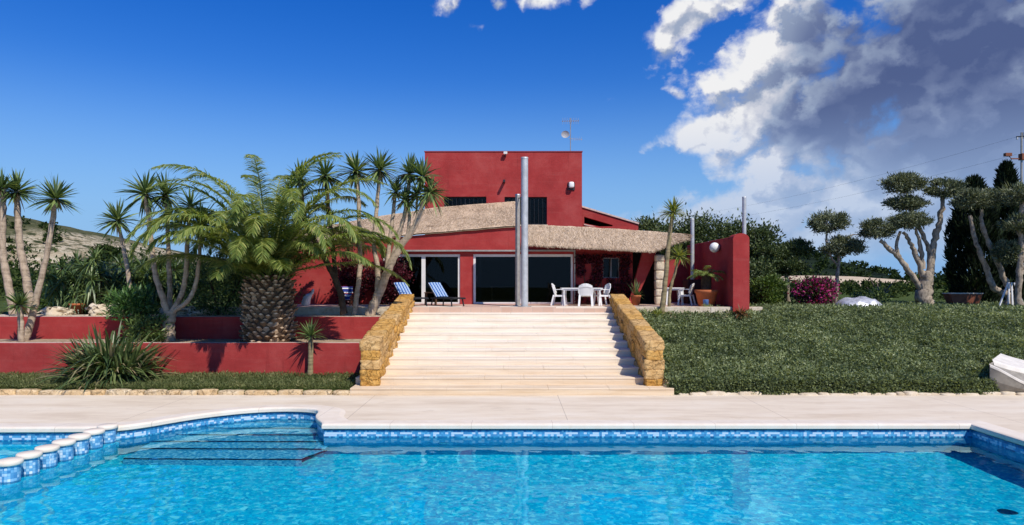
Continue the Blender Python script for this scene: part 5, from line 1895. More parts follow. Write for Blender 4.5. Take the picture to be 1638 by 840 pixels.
# dark yucca thickets behind the upper bed
for (px, py, D, R_, H_, nh, lb, sd) in ((118, 492, 27.5, 1.0, 2.0, 26, 'dense dark yucca thicket with drooping leaves, left one behind the gravel bed', 3), (172, 490, 27.0, 1.25, 2.1, 36, 'dense dark yucca thicket with drooping leaves, broader one beside the slender yucca', 5), (255, 480, 28.0, 1.2, 1.9, 26, 'dark yucca thicket partly hidden behind the branched yucca', 8)):
    b = W(px, py, D)
    root = thing('yucca_shrub', lb, 'yucca shrub', tuple(b), 'dark yucca thickets')
    gl = G(); gs = G()
    for k in range(nh):
        a = random.random() * 6.28; rr = R_ * math.sqrt(random.random()); hh = H_ * random.uniform(.25, 1.0) * (1 - .35 * (rr / R_) ** 2)
        tip = (b.x + rr * math.cos(a), b.y + rr * math.sin(a) * .8, b.z + hh)
        rosette(gl, tip, 62, .62, .065, .45, 2.5, (.0, .8), .03)
        gs.tube([(b.x + rr * .4 * math.cos(a), b.y + rr * .4 * math.sin(a), b.z - .1), tip], [.06, .05], 6)
    gl.build('crown', M['yucca_leaf'], root)
    gs.build('stem', M['dark_bark'], root)
b = W(124, 498, 26.6)
pot(b.x, 26.6, 1.97, .30, .42, 'brown clay pot under the dark yucca thicket')
shrub('leafy_shrub', 'bright green leafy shrub spilling over the planter left of the branched yucca', 'shrub', tuple(W(212, 500, 24.3)), (.75, .55, .75), 2600, .22, .05, leafy('oleander_leaf', [(0, (.02, .055, .015)), (.5, (.065, .15, .035)), (1, (.15, .27, .07))], .25, .45, .4))
shrub('leafy_shrub', 'lower dark green shrub between planter wall and branched yucca', 'shrub', tuple(W(240, 530, 23.6)), (.65, .5, .55), 1800, .18, .05, M['bush'])
shrub('round_shrub', 'dark rounded evergreen shrub left of the palm trunk', 'shrub', tuple(W(352, 462, 26.0)), (1.5, 1.0, 1.15), 7000, .13, .05, M['bush'])
shrub('round_shrub', 'dark evergreen shrub behind the palm trunk against the house corner', 'shrub', tuple(W(420, 455, 27.2)), (1.3, .9, 1.2), 4500, .13, .05, M['bush'])
shrub('leafy_shrub', 'mid green shrub behind the slender yucca and branched yucca', 'shrub', tuple(W(235, 462, 27.6)), (1.1, .8, .7), 2500, .2, .05, M['light_bush'])
shrub('leafy_shrub', 'pale green shrub near the far left trio of yuccas', 'shrub', tuple(W(98, 470, 29)), (1.2, .8, .8), 2500, .2, .06, M['light_bush'])

# burgundy creepers on the house front
for (px, py, rx, rz, n_, lb) in ((563, 445, .55, 1.15, 3600, 'dark burgundy creeper mound on the house wall behind the towel chair'), (622, 448, .85, 1.15, 5200, 'dark burgundy creeper mound on the house wall left of the first glass door')):
    c = W(px, py, 29.2)
    root = thing('creeper', lb, 'creeper', (c.x, 29.2, TER), 'burgundy creepers on the house front')
    g = G(); clump(g, (c.x, 29.3, c.z), (rx, .35, rz), n_, .10, .075, (0, .9), clumps=70, shell=.2); g.build('foliage', M['creeper'], root)
    g = G()
    for k in range(5): g.tube(spline([(c.x + .1 * k - .2, 29.5, TER), (c.x + .25 * k - .5, 29.55, TER + .9), (c.x + .3 * k - .6, 29.6, TER + 1.9)], 4), .025, 6)
    g.build('stem', M['dark_bark'], root)
c = W(968, 440, 29.5)
root = thing('creeper', 'thin dark red creeper spread over the shaded wall round the small window', 'creeper', (c.x, 29.6, TER), 'burgundy creepers on the house front')
g = G()
n = 5200
P = np.stack([rng.uniform(hx(920), hx(1008), n), 29.70 - rng.random(n) * .10, rng.uniform(TER + .05, hz(407), n)], axis=1)
fld = np.array([mnoise.noise(Vector((p_[0] * 1.7, p_[2] * 1.7, 2))) for p_ in P])
keep = (fld > -.18) & ~((P[:, 0] > win[0] - .02) & (P[:, 0] < win[1] + .02) & (P[:, 2] > win[2] - .02) & (P[:, 2] < win[3] + .02))
P = P[keep]
g.leaves(P, rng.normal(size=P.shape) * np.array([1, .4, 1]) + np.array([0, -.5, -.3]), .11, .08, rng.uniform(0, .95, len(P)))
g.build('foliage', M['creeper'], root)
g = G()
for k in range(6): g.tube(spline([(hx(940) + k * .3, 29.70, TER), (hx(935) + k * .36, 29.71, TER + 1), (hx(930) + k * .42, 29.71, TER + 2.0)], 4), .018, 5)
g.build('stem', M['dark_bark'], root)

# big strap leaved clump in front of the lower wall
b = W(163, 622, 20.7)
root = thing('strap_plant', 'big clump of arching strap leaves in front of the lower planter wall', 'plant', tuple(b))
g = G()
n = 900
a = rng.random(n) * 6.283; rr = np.sqrt(rng.random(n)) * .85
P = np.stack([b.x + rr * np.cos(a), b.y + .45 + rr * np.sin(a) * .55, .10 + rng.random(n) * 1.05 * (1 - rr * .9)], axis=1)
th = rng.uniform(.15, 1.25, n)
D_ = np.stack([np.sin(th) * np.cos(a + rng.normal(size=n) * .4), np.sin(th) * np.sin(a + rng.normal(size=n) * .4), np.cos(th)], axis=1)
g.blades(P, D_, rng.uniform(1.0, 1.95, n), rng.uniform(.05, .085, n), rng.uniform(.15, .8, n), np.clip(rng.uniform(0, 1.0, n), 0, 1), ts=(0, .25, .5, .75, 1), prof=(.8, 1, .95, .7, .08))
g.build('leaves', M['strap'], root)

# ------------------------------------------------------------------ ground cover
def cover_mesh(name, n, region, hfun, L, wd, m, hvar=.25, up=.5):
    x0, x1, y0, y1 = region
    g = G()
    X = rng.uniform(x0, x1, n); Y = y0 + (y1 - y0) * rng.random(n) ** 1.15
    lump = np.array([.8 * mnoise.noise(Vector((x * .55, y * .8, 0))) + .8 * mnoise.noise(Vector((x * 2.3, y * 2.3, 4))) + .4 * mnoise.noise(Vector((x * 5, y * 5, 8))) for x, y in zip(X, Y)])
    Z = np.array([hfun(x, y) for x, y in zip(X, Y)]) + (0.06 + hvar * (lump * .5 + .5)) * rng.random(n) ** .45
    keep = ~((X > 14.25) & (X < 18.2) & (Y < 21.2))          # nothing grows under the plastic shell
    X, Y, Z, lump = X[keep], Y[keep], Z[keep], lump[keep]
    n = len(X)
    P = np.stack([X, Y, Z], axis=1)
    D_ = rng.normal(size=(n, 3)) * np.array([1, 1, .6]) + np.array([0, -.25, up])
    v = np.clip(rng.random(n) * .75 + lump * .40 + .10, 0, 1)
    g.leaves(P, D_, L * rng.uniform(.6, 1.4, n), wd * rng.uniform(.6, 1.4, n), v)
    return g


g = cover_mesh('x', 165000, (4.46, 23, 19.72, 26.6), lambda x, y: bank_h(x, y) - .02, .088, .047, M['cover'], .38)
# the front of the mat hangs over the stones
n = 26000
X = rng.uniform(4.5, 23, n)
X = X[(X < 14.0) | (X > 18.2)]
n = len(X)
P = np.stack([X, 19.70 - rng.random(n) * .10 + .06 * np.sin(X * 2.3), rng.uniform(.03, .42, n)], axis=1)
g.leaves(P, rng.normal(size=(n, 3)) + np.array([0, -.6, -.2]), .11, .055, rng.uniform(0, .8, n))
# and runs on over the top between the trees
n = 24000
X = rng.uniform(4.6, 30, n); Y = rng.uniform(26.4, 36, n)
ok = ~((X < 9.7) & (Y > 25.9))
X, Y = X[ok], Y[ok]
P = np.stack([X, Y, 2.0 + rng.random(len(X)) * .16], axis=1)
g.leaves(P, rng.normal(size=P.shape) + np.array([0, 0, .6]), .15, .065, rng.uniform(.1, .95, len(X)))
o = g.build('ground_cover', M['cover']); tag(o, 'dense low green ground cover over the bank right of the stairs', 'ground cover', kind='stuff')
g = cover_mesh('x', 42000, (-20, -4.7, 19.74, 22.5), lambda x, y: .10, .10, .022, M['grass'], .12, 1.2)
o = g.build('grass_strip', M['grass']); tag(o, 'strip of short dark grass below the lower planter wall', 'grass', kind='stuff')

# scattered rocks on the upper bed
for (px, py, r_, lb) in ((172, 500, .42, 'pale rock on the gravel bed right of the clay pot'), (290, 497, .40, 'pale limestone boulder behind the branched yucca'), (92, 500, .33, 'flat pale rock beside the far left yuccas'), (318, 499, .28, 'small pale rock under the dark round shrub')):
    c = W(px, py, 25.7)
    g = G(); g.rock((c.x, 25.7, 1.97 + r_ * .3), (r_ * 1.5, r_, r_ * .62), random.random(), .55, 0, .9, 8, random.random() * 60, 2.2)
    tag(g.build('rock', M['limestone'], origin=(c.x, 25.7, 1.97)), lb, 'rock', 'pale rocks on the gravel bed')

# ------------------------------------------------------------------ right side trees
root = thing('hedge', 'tall dark clipped evergreen hedge behind the terrace wall', 'hedge', (11, 38, 2))
g = G()
for (px, py, D, rx, ry, rz, n_) in ((1050, 405, 38, 1.6, 1.3, 1.75, 3500), (1085, 400, 37, 1.5, 1.2, 1.7, 3500), (1130, 400, 36.5, 1.6, 1.3, 1.75, 4500), (1180, 405, 36.5, 1.5, 1.3, 1.7, 4500), (1222, 410, 36, 1.0, 1.2, 1.6, 3500), (1215, 455, 34, 1.0, .9, 1.2, 3000), (1150, 470, 36, 1.8, 1, 1.2, 1500), (1035, 375, 38, .9, .8, .8, 1200)):
    c = W(px, py, D); clump(g, tuple(c), (rx, ry, rz), int(n_ * 1.7), .17, .085, (0, .95), clumps=90, shell=.4)
g.build('foliage', M['hedge'], root)
g = G()
for px in (1050, 1100, 1150, 1200, 1230):
    c = W(px, 470, 36.5); g.tube([(c.x, 36.5, 1.9), (c.x + .1, 36.5, 3.2), (c.x - .1, 36.5, 4.6)], [.14, .11, .07], 8)
g.build('stem', M['dark_bark'], root)

shrub('light_shrub', 'bright yellow green shrub at the foot of the dark hedge', 'shrub', tuple(W(1226, 468, 32.5)), (.75, .6, .85), 3200, .15, .06, M['light_bush'])


def olive(label, trunks, pads, base, group='cloud pruned olive trees', leafm='olive', n_per=1500):
    root_ = thing('olive_tree', label, 'olive tree', tuple(base), group)
    g = G()
    for pts, r0, r1 in trunks:
        sp_ = spline(pts, 6)
        m_ = len(sp_)
        for q in sp_[1:-1]: q += Vector((random.uniform(-1, 1), random.uniform(-1, 1), random.uniform(-1, 1))) * r0 * .22
        g.tube(sp_, [(r0 + (r1 - r0) * i / (m_ - 1)) * random.uniform(.86, 1.16) for i in range(m_)], 10, jitter=.32)
    g.build('trunk', M['olive_bark'], root_)
    for c, rx, rz in pads:
        g = G()
        c = tuple(c); rx *= .93; rz *= .95; ry = rx * .85
        n_ = int(1.35 * n_per * (rx * 1.0 + .4) * (rz + .6) * 1.6)
        k = 46
        # tufts over a flattened dome
        q = rng.normal(size=(k, 3)); q /= np.linalg.norm(q, axis=1, keepdims=True)
        q *= rng.uniform(.35, 1.0, (k, 1)) ** .5
        q[:, 2] = np.where(q[:, 2] < 0, q[:, 2] * .75, q[:, 2])
        C = q * np.array([rx, ry, rz]) * .86 + np.array(c)
        idx = rng.integers(0, k, n_)
        P = C[idx] + rng.normal(size=(n_, 3)) * np.array([rx, ry, rz]) * .14
        up_ = rng.normal(size=(n_, 3)) * .7 + (P - np.array(c)) / np.array([rx, ry, rz]) * .7 + np.array([0, 0, .5])
        v = np.clip(rng.uniform(0, .9, n_) + rng.uniform(-.15, .15, k)[idx], 0, 1)
        g.leaves(P, up_, .15 * rng.uniform(.6, 1.4, n_), .045 * rng.uniform(.7, 1.3, n_), v)
        # a few sprigs stick out of the clipped outline
        ns = 40
        q = rng.normal(size=(ns, 3)); q[:, 2] = np.abs(q[:, 2]) + .15; q /= np.linalg.norm(q, axis=1, keepdims=True)
        P = np.array(c) + q * np.array([rx, ry, rz]) * .95
        g.blades(P, q + np.array([0, 0, .4]), rng.uniform(.15, .32, ns), .03, .05, rng.uniform(.5, 1, ns))
        # twigs inside the pad
        for _ in range(7):
            a_ = random.random() * 6.28
            g.tube([(c[0], c[1], c[2] - rz * .7), (c[0] + rx * .6 * math.cos(a_), c[1] + ry * .6 * math.sin(a_), c[2] + rz * .1)], [.03, .012], 5, 1)
        g.build('crown', [M[leafm], M['olive_bark']], root_)
    return root_


def s(D): return D / FPX
D = 32.8
b = W(1481, 490, D)
olive('largest cloud pruned olive with five leaf pads and forked pale trunk',
      [([b, W(1480, 470, D), W(1483, 440, D)], .38, .27),
       ([W(1476, 465, D), W(1455, 435, D), W(1430, 405, D), W(1408, 385, D)], .17, .08),
       ([W(1440, 415, D), W(1434, 395, D), W(1440, 370, D)], .09, .06),
       ([W(1480, 450, D), W(1470, 420, D), W(1458, 392, D), W(1445, 372, D)], .16, .07),
       ([W(1476, 430, D), W(1472, 395, D), W(1465, 365, D)], .12, .06),
       ([W(1484, 450, D), W(1488, 410, D), W(1478, 380, D), W(1462, 350, D + .3), W(1452, 318, D + .3)], .14, .06),
       ([W(1486, 455, D), W(1490, 410, D), W(1498, 375, D), W(1505, 345, D), W(1508, 315, D)], .19, .09)],
      [(W(1446, 297, D + .2), 38 * s(D), 19 * s(D)), (W(1450, 327, D + .3), 35 * s(D), 14 * s(D)), (W(1455, 355, D - .2), 36 * s(D), 15 * s(D)), (W(1403, 368, D), 32 * s(D), 18 * s(D)), (W(1511, 303, D), 32 * s(D), 17 * s(D))], b)
D = 34
b = W(1337, 490, D)
olive('small cloud pruned olive with two stacked pads beside the bougainvillea',
      [([b, W(1338, 460, D), W(1341, 425, D), W(1343, 400, D)], .10, .07), ([W(1341, 425, D), W(1330, 412, D), W(1322, 385, D), W(1324, 365, D)], .06, .045), ([W(1333, 488, D), W(1326, 465, D), W(1330, 440, D)], .07, .05), ([W(1343, 393, D), W(1360, 377, D), W(1380, 376, D)], .035, .02)],
      [(W(1325, 358, D), 33 * s(D), 20 * s(D)), (W(1350, 397, D), 37 * s(D), 19 * s(D))], b)
D = 35
b = W(1262, 490, D)
root = olive('low olive with broad dark pads in front of the hedge', [([b, W(1260, 460, D), W(1258, 430, D)], .10, .08), ([W(1258, 430, D), W(1280, 415, D), W(1300, 430, D)], .05, .03), ([W(1258, 432, D), W(1272, 412, D), W(1276, 400, D)], .06, .04)],
      [(W(1278, 398, D), 24 * s(D), 14 * s(D)), (W(1258, 424, D), 36 * s(D), 22 * s(D)), (W(1235, 408, D), 28 * s(D), 18 * s(D))], b, leafm='hedge')
D = 31.5
b = W(1614, 492, D)
olive('cloud pruned olive leaning left with twisted pale limbs before the wide cypress',
      [([b, W(1613, 470, D)], .17, .15), ([W(1613, 472, D), W(1590, 460, D), W(1578, 430, D), W(1562, 390, D), W(1551, 345, D)], .15, .08), ([W(1615, 465, D), W(1600, 430, D), W(1585, 395, D), W(1572, 365, D), W(1570, 335, D)], .13, .07)],
      [(W(1553, 321, D), 32 * s(D), 17 * s(D)), (W(1582, 318, D + .3), 22 * s(D), 15 * s(D))], b)
D = 30.5
b = W(1630, 492, D)
olive('cloud pruned olive cut by the right edge of the photo',
      [([b, W(1630, 440, D), W(1634, 400, D), W(1630, 360, D), W(1636, 320, D)], .15, .08), ([W(1631, 440, D), W(1650, 420, D), W(1668, 380, D), W(1680, 330, D)], .10, .06)],
      [(W(1632, 313, D), 36 * s(D), 20 * s(D)), (W(1635, 358, D - .2), 30 * s(D), 16 * s(D)), (W(1613, 405, D + .4), 24 * s(D), 20 * s(D)), (W(1690, 330, D), 40 * s(D), 20 * s(D))], b)
# white props tied round the olive trunks
root = thing('tree_props', 'white wooden props tied round the leaning olive trunk', 'tree props', tuple(W(1614, 490, 30.9)))
for (ax_, bx_) in ((1597, 1613), (1613, 1614), (1620, 1618), (1640, 1622)):
    g = G(); a_ = W(ax_, 491, 30.9); a_.z = 2.02; g.bar(a_, W(bx_, 452, 31.0), .06, .05); g.build('prop', M['white_plastic'], root)


def cypress(label, px, D, ytop, pw, n_, lean=0.0, shape=1.0):
    zt__ = CAM_Z + (HY - ytop) * D / FPX
    x = XZ(px, D); rmax = pw / 2 * D / FPX
    root_ = thing('cypress_tree', label, 'cypress', (x, D, 2.0), 'cypresses behind the olives')
    g = G()
    t = rng.random(n_) ** .85
    prof = np.minimum(1, (1 - t) * 2.4) ** .6 * (.82 + .18 * np.minimum(1, t * 5)) * shape
    a = rng.random(n_) * 6.283
    lump = np.array([mnoise.noise(Vector((math.cos(q) * 1.6, math.sin(q) * 1.6, tt * 9 + px))) for q, tt in zip(a, t)])
    rr = rmax * prof * (1 + .38 * lump) * rng.uniform(.55, 1, n_) ** .4
    P = np.stack([x + rr * np.cos(a) + lean * t, D + rr * np.sin(a), 2.0 + t * (zt__ - 2.0)], axis=1)
    D_ = np.stack([np.cos(a) * .4, np.sin(a) * .4, np.ones(n_) * 1.2], axis=1) + rng.normal(size=(n_, 3)) * .35
    g.leaves(P, D_, rng.uniform(.25, .55, n_), .10, np.clip(rng.random(n_) * .9 + lump * .3, 0, 1))
    g.build('crown', M['cypress'], root_)
    g = G(); g.tube([(x, D, 1.95), (x, D, 4), (x + lean * .6, D, 2 + (zt__ - 2) * .8)], [.2, .15, .05], 8); g.build('trunk', M['dark_bark'], root_)


cypress('wide dark cypress with ragged top behind the leaning olive', 1558, 36, 292, 66, 9000, 0.0)
cypress('narrow tall cypress with pointed tip at the right edge', 1612, 37, 268, 40, 8000, -.1)

# bougainvillea
c = W(1302, 468, 33.0)
shrub('bougainvillea', 'bougainvillea bush covered in bright magenta bracts', 'flowering shrub', tuple(c), (1.0, .75, .66), 3600, .13, .10, M['bougain'])
for (px, py, lb) in ((1245, 478, 'yellow green shrub left of the bougainvillea'), (1395, 482, 'dark shrub behind the silver tarpaulin heap')):
    shrub('light_shrub' if px < 1300 else 'leafy_shrub', lb, 'shrub', tuple(W(px, py, 36)), (.9, .6, .55), 1600, .16, .06, M['light_bush'] if px < 1300 else M['bush'])
# bare little tree and stake
b = W(1407, 490, 40)
root = thing('bare_tree', 'small grey leafless tree in the field behind the silver tarpaulin', 'tree', tuple(b))
g = G()
for k in range(16):
    a = k * 2.4; r_ = random.uniform(.4, 1.0); h_ = random.uniform(.9, 1.8)
    g.tube(spline([b, b + Vector((r_ * .3 * math.cos(a), r_ * .3 * math.sin(a), h_ * .5)), b + Vector((r_ * math.cos(a), r_ * math.sin(a), h_ * (1 if k % 3 else .5)))], 4), [.07, .06, .05, .045, .04, .035, .03, .02, .012], 5)
g.build('trunk', plain('grey_twigs', (.20, .15, .12), .9), root)
g = G(); x = XZ(1492, 34); g.tube([(x, 34, 1.95), (x, 34, CAM_Z + 2 * 34 / FPX)], .03, 6)
tag(g.build('garden_stake', M['wood'], origin=(x, 34, 1.95)), 'thin wooden stake right of the largest olive trunk', 'stake')

# silver tarpaulin heap
c = W(1373, 488, 31.5)
g = G(); N_ = 28
vs_ = []
for j in range(N_ + 1):
    for i in range(N_ + 1):
        u, v = i / N_ * 2 - 1, j / N_ * 2 - 1
        rr = math.hypot(u, v) if False else max(abs(u), abs(v)) * .4 + math.hypot(u, v) * .6
        h_ = max(0.0, 1 - rr ** 2.6) ** .55
        h_ *= 1 + .25 * mnoise.noise(Vector((u * 2.2, v * 2.2, 0))) + .10 * mnoise.noise(Vector((u * 7, v * 7, 3)))
        vs_.append((c.x + u * 1.05, c.y + v * .8, 2.0 + .50 * h_ + .02 * mnoise.noise(Vector((u * 9, v * 9, 1)))))
g.add(vs_, [(j * (N_ + 1) + i, j * (N_ + 1) + i + 1, (j + 1) * (N_ + 1) + i + 1, (j + 1) * (N_ + 1) + i) for j in range(N_) for i in range(N_)], smooth=True)
tag(g.build('tarpaulin', M['tarp'], origin=(c.x, c.y, 2.0)), 'crumpled silver white tarpaulin covering a low heap on the bank top', 'tarpaulin')
# rusty trough on legs
c = W(1540, 480, 33.0)
root = thing('trough', 'rusty red trough with pale rim standing in front of the cypress', 'trough', (c.x, 33, 2.0))
zt2, zb2 = hz(470, 33), hz(486, 33)
g = G()
a0, a1, b0, b1 = .78, .62, .3, .24
top_ = [(c.x - a0, 33 - b0, zt2), (c.x + a0, 33 - b0, zt2), (c.x + a0, 33 + b0, zt2), (c.x - a0, 33 + b0, zt2)]
bt_ = [(c.x - a1, 33 - b1, zb2), (c.x + a1, 33 - b1, zb2), (c.x + a1, 33 + b1, zb2), (c.x - a1, 33 + b1, zb2)]
ins = [(c.x - a0 + .05, 33 - b0 + .05, zt2), (c.x + a0 - .05, 33 - b0 + .05, zt2), (c.x + a0 - .05, 33 + b0 - .05, zt2), (c.x - a0 + .05, 33 + b0 - .05, zt2)]
low_ = [(p_[0], p_[1], zt2 - .1) for p_ in ins]
g.add(bt_ + top_, [(0, 1, 5, 4), (1, 2, 6, 5), (2, 3, 7, 6), (3, 0, 4, 7), (3, 2, 1, 0)])
g.add(top_ + ins, [(0, 1, 5, 4), (1, 2, 6, 5), (2, 3, 7, 6), (3, 0, 4, 7)])
g.add(ins + low_, [(0, 1, 5, 4), (1, 2, 6, 5), (2, 3, 7, 6), (3, 0, 4, 7), (4, 5, 6, 7)])
g.build('trough_body', M['rust'], root)
g = G()
for q in range(4):
    p0, p1 = Vector(top_[q]), Vector(top_[(q + 1) % 4]); g.bar(p0 + Vector((0, 0, .02)), p1 + Vector((0, 0, .02)), .07, .05)
g.build('rim', M['rim_pale'], root)
for sx in (-1, 1):
    for sy in (-1, 1):
        g = G(); g.box(c.x + sx * .5 - .04, c.x + sx * .5 + .04, 33 + sy * .18 - .04, 33 + sy * .18 + .04, 1.95, zb2 - .002); g.build('leg', M['rust'], root)

# white moulded shell at the right edge of the deck
root = thing('plastic_shell', 'weathered white moulded plastic shell with grey side lying by the leafy bank', 'plastic shell', (14.6, 19.2, 0))
def poly3(pts, n_=5):
    return spline([Vector(p_) for p_ in pts], n_)
rimf = poly3([(13.74, 19.62, .84), (14.0, 19.5, .70), (14.6, 19.4, .36), (15.3, 19.4, .16), (16.4, 19.45, .12)])
bot_ = poly3([(13.86, 19.80, .10), (14.05, 19.66, .04), (14.6, 19.58, .02), (15.3, 19.55, .01), (16.4, 19.6, .01)])
belly = [a_.lerp(b_, .55) + Vector((-.04, -.05, 0)) for a_, b_ in zip(rimf, bot_)]
rimb = [q + Vector((.06, .13, .02)) for q in rimf]
deckf = poly3([(14.10, 20.0, .90), (14.38, 19.92, .80), (14.9, 19.85, .66), (15.6, 19.85, .48), (16.5, 19.85, .44)])
decki = [q + Vector((0, -.03, -.10)) for q in deckf]
deckm = [q + Vector((.04, .10, .04)) for q in deckf]
deckb = [q + Vector((1.15, 1.3, .10)) for q in deckf]
back_ = [Vector((q.x + 1.25, q.y + 1.45, .02)) for q in deckf]
def strip(g, a_, b_, smooth=True):
    k = len(a_)
    g.add([tuple(q) for q in a_ + b_], [(i, i + 1, k + i + 1, k + i) for i in range(k - 1)], smooth=smooth)
g = G(); strip(g, bot_, belly); strip(g, belly, rimf)
g.add([tuple(q) for q in (rimf[0], belly[0], bot_[0], back_[0], deckb[0], deckf[0], rimb[0])], [(0, 1, 2, 3, 4, 5, 6)])
strip(g, rimb, decki); g.build('hull', M['grey_shell'], root)
g = G(); strip(g, rimf, rimb); strip(g, [q + Vector((0, 0, -.06)) for q in rimf], rimf); strip(g, decki, deckf); strip(g, deckf, deckm); strip(g, deckm, deckb); strip(g, deckb, back_)
g.build('top', M['white_dirty'], root)

# ------------------------------------------------------------------ power pylon and wires
D = 75
x = XZ(1634, D)
root = thing('power_pole', 'electricity pole with rusty crossarm and insulators at the right edge', 'power pole', (x, D, 2))
def pz(py): return CAM_Z + (HY - py) * D / FPX
g = G(); g.tube([(x, D, 1.9), (x, D, pz(212))], [.16, .09], 8); g.build('pole', M['galv_worn'], root)
g = G()
g.bar((XZ(1617, D), D, pz(254)), (XZ(1655, D), D, pz(254)), .12, .12)
g.box(XZ(1632, D), XZ(1640, D), D - .3, D + .3, pz(256), pz(246))
g.box(XZ(1607, D), XZ(1617, D), D - .2, D + .2, pz(250), pz(245))
g.bar((XZ(1612, D), D, pz(248)), (XZ(1618, D), D, pz(254)), .06, .06)
g.build('crossarm', M['rust'], root)
g = G()
g.bar((XZ(1626, D), D, pz(219)), (XZ(1655, D), D, pz(217)), .16, .12)
g.bar((XZ(1636, D), D, pz(212)), (XZ(1636, D), D, pz(222)), .10, .10)
g.build('top_arm', M['dark_metal'], root)
for px in (1627, 1634, 1645):
    g = G(); z = pz(219); g.lathe([(.03, z - .02), (.11, z - .1), (.05, z - .16), (.11, z - .24), (.04, z - .32)], XZ(px, D), D, 10); g.build('insulator', M['white_frame'], root)
for (pya, pyb, lb) in ((219, 352, 'upper thin power line sagging away to the left from the pole'), (247, 362, 'lower thin power line sagging away to the left from the pole')):
    a_ = Vector((XZ(1626, D), D, pz(pya))); b_ = W(1000, pyb, 190)
    pts_ = []
    for k in range(25):
        t = k / 24; q = a_.lerp(b_, t); q.z -= 4 * t * (1 - t) * 2.2; pts_.append(q)
    g = G(); g.tube(pts_, .009, 5)
    tag(g.build('power_line', M['dark_metal'], origin=tuple(a_)), lb, 'power line', 'power lines over the garden')

# ------------------------------------------------------------------ far landscape
def heightfield(name, x0, x1, y0, y1, nx_, ny_, fn, m):
    g = G()
    V = [(x0 + (x1 - x0) * i / nx_, y0 + (y1 - y0) * j / ny_, 0) for j in range(ny_ + 1) for i in range(nx_ + 1)]
    V = [(x, y, fn(x, y)) for x, y, _ in V]
    g.add(V, [(j * (nx_ + 1) + i, j * (nx_ + 1) + i + 1, (j + 1) * (nx_ + 1) + i + 1, (j + 1) * (nx_ + 1) + i) for j in range(ny_) for i in range(nx_)], smooth=True)
    o_ = g.build(name, m); tag(o_, kind='structure')
    return o_


def ss(a, b, x):
    t = min(max((x - a) / (b - a), 0), 1); return t * t * (3 - 2 * t)


prof_l = [(-700, 250), (-400, 275), (-200, 310), (0, 346), (60, 362), (120, 384), (150, 391), (175, 398), (200, 413), (240, 424), (300, 436), (420, 446), (520, 449)]
def hill_left(x, y):
    px = CX + x * FPX / 150
    if px <= prof_l[0][0]: py = prof_l[0][1]
    elif px >= prof_l[-1][0]: py = 451
    else:
        for (a, b) in zip(prof_l, prof_l[1:]):
            if a[0] <= px <= b[0]:
                py = a[1] + (b[1] - a[1]) * (px - a[0]) / (b[0] - a[0]); break
    top_ = CAM_Z + (HY - py) * 150 / FPX
    f = ss(104, 150, y) * (1 - .35 * ss(155, 260, y))
    n_ = mnoise.fractal(Vector((x * .06, y * .06, 0)), 1, 2, 5) * .9 * f
    return 1.6 + (top_ - 1.6) * f + n_
heightfield('hill', -330, -20, 100, 270, 190, 80, hill_left, M['hill'])
prof_r = [(1000, 448), (1100, 425), (1180, 402), (1250, 396), (1300, 406), (1340, 420), (1390, 436), (1440, 446), (1530, 450), (1600, 447), (1700, 440), (2000, 430), (2600, 440)]
def hill_right(x, y):
    px = CX + x * FPX / 320
    if px <= prof_r[0][0]: py = 449
    elif px >= prof_r[-1][0]: py = 445
    else:
        for (a, b) in zip(prof_r, prof_r[1:]):
            if a[0] <= px <= b[0]:
                py = a[1] + (b[1] - a[1]) * (px - a[0]) / (b[0] - a[0]); break
    top_ = CAM_Z + (HY - py) * 320 / FPX
    f = ss(262, 320, y) * (1 - .4 * ss(330, 420, y))
    return 1.6 + (top_ - 1.6) * f + mnoise.fractal(Vector((x * .05, y * .05, 2)), 1, 2, 5) * .8 * f
heightfield('wooded_hill', 20, 560, 255, 430, 170, 60, hill_right, M['wooded'])
def bare(x, y):
    f = ss(150, 205, y)
    e_ = 1 - ss(95, 130, x)
    return 1.5 + f * (2.4 * e_ + .9) + .25 * mnoise.noise(Vector((x * .1, y * .1, 0)))
heightfield('dry_field', 40, 190, 150, 262, 70, 30, bare, M['field'])

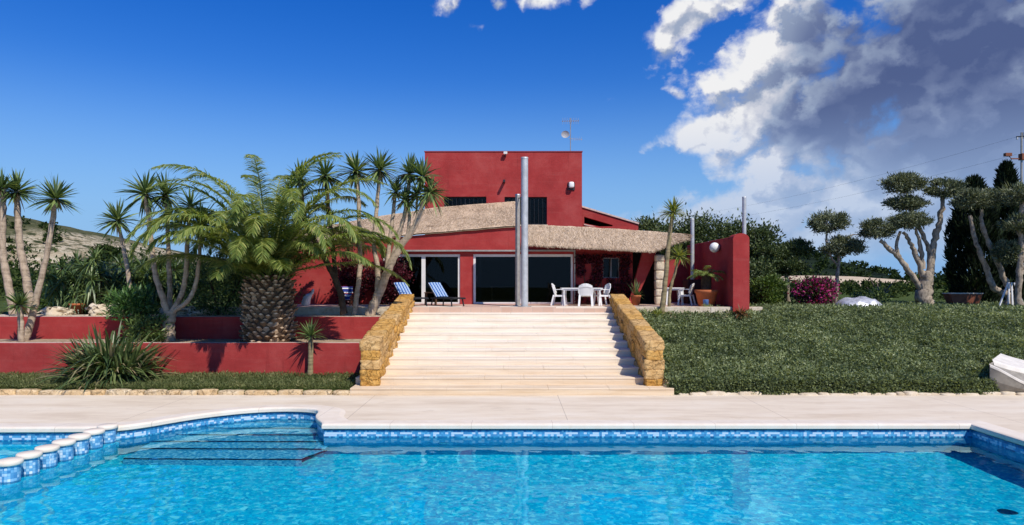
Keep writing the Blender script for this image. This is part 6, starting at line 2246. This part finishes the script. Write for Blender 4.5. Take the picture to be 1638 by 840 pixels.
# far tree masses that read as one
def far_mass(name, label, n_cl, xr, yr, zb, hr, leaf, per, seed):
    g = G()
    rs = np.random.default_rng(seed)
    for _ in range(n_cl):
        y = rs.uniform(*yr); x = rs.uniform(xr[0], xr[1]) * y / 60.0
        h_ = rs.uniform(*hr)
        clump(g, (x, y, zb + h_ * .5), (h_ * .9, h_ * .8, h_ * .55), per, leaf * y / 60, leaf * .55 * y / 60, (0, .95), clumps=14, shell=.3)
    o_ = g.build(name, M['far_green']); tag(o_, label, 'trees', kind='stuff')
far_mass('orchard', 'distant mass of green orchard trees below the left hill', 230, (-62, -12), (42, 100), 1.9, (1.8, 3.6), .34, 210, 5)
far_mass('scrubland', 'distant low green scrub behind the olives on the right', 170, (10, 62), (44, 130), 1.75, (.6, 1.5), .30, 190, 9)
# scrub dotted on the left hill
g = G()
for _ in range(260):
    y = random.uniform(108, 152); x = random.uniform(-175, -62)
    z = hill_left(x, y)
    if random.random() < .5 and z < 11 and x < -88: continue
    r_ = random.uniform(.5, 1.5)
    clump(g, (x, y, z + r_ * .4), (r_ * 1.2, r_, r_ * .7), 60, .7, .45, (0, .7), clumps=8, shell=.3)
o = g.build('hill_scrub', M['far_green']); tag(o, 'dark scrub bushes dotted over the limestone hill', 'scrub', kind='stuff')
g = G()
for _ in range(420):
    y = random.uniform(268, 322); x = random.uniform(60, 250)
    z = hill_right(x, y); r_ = random.uniform(.9, 2.4)
    clump(g, (x, y, z + r_ * .4), (r_ * 1.3, r_, r_), 40, 1.3, .9, (0, .55), clumps=7, shell=.3)
o = g.build('hill_woodland', M['far_green']); tag(o, 'dark woodland covering the far hill on the right', 'woodland', kind='stuff')
c = W(167, 410, 118)
root = thing('round_tree', 'single rounded tree on the skyline at the foot of the hill', 'tree', (c.x, 118, hill_left(c.x, 118)))
g = G(); clump(g, tuple(W(167, 408, 118)), (1.9, 1.6, 1.5), 900, .7, .4, (0, .7), clumps=30, shell=.3); g.build('crown', M['far_green'], root)
g = G(); g.tube([(c.x, 118, hill_left(c.x, 118) - .5), tuple(W(167, 410, 118))], .2, 6); g.build('trunk', M['dark_bark'], root)
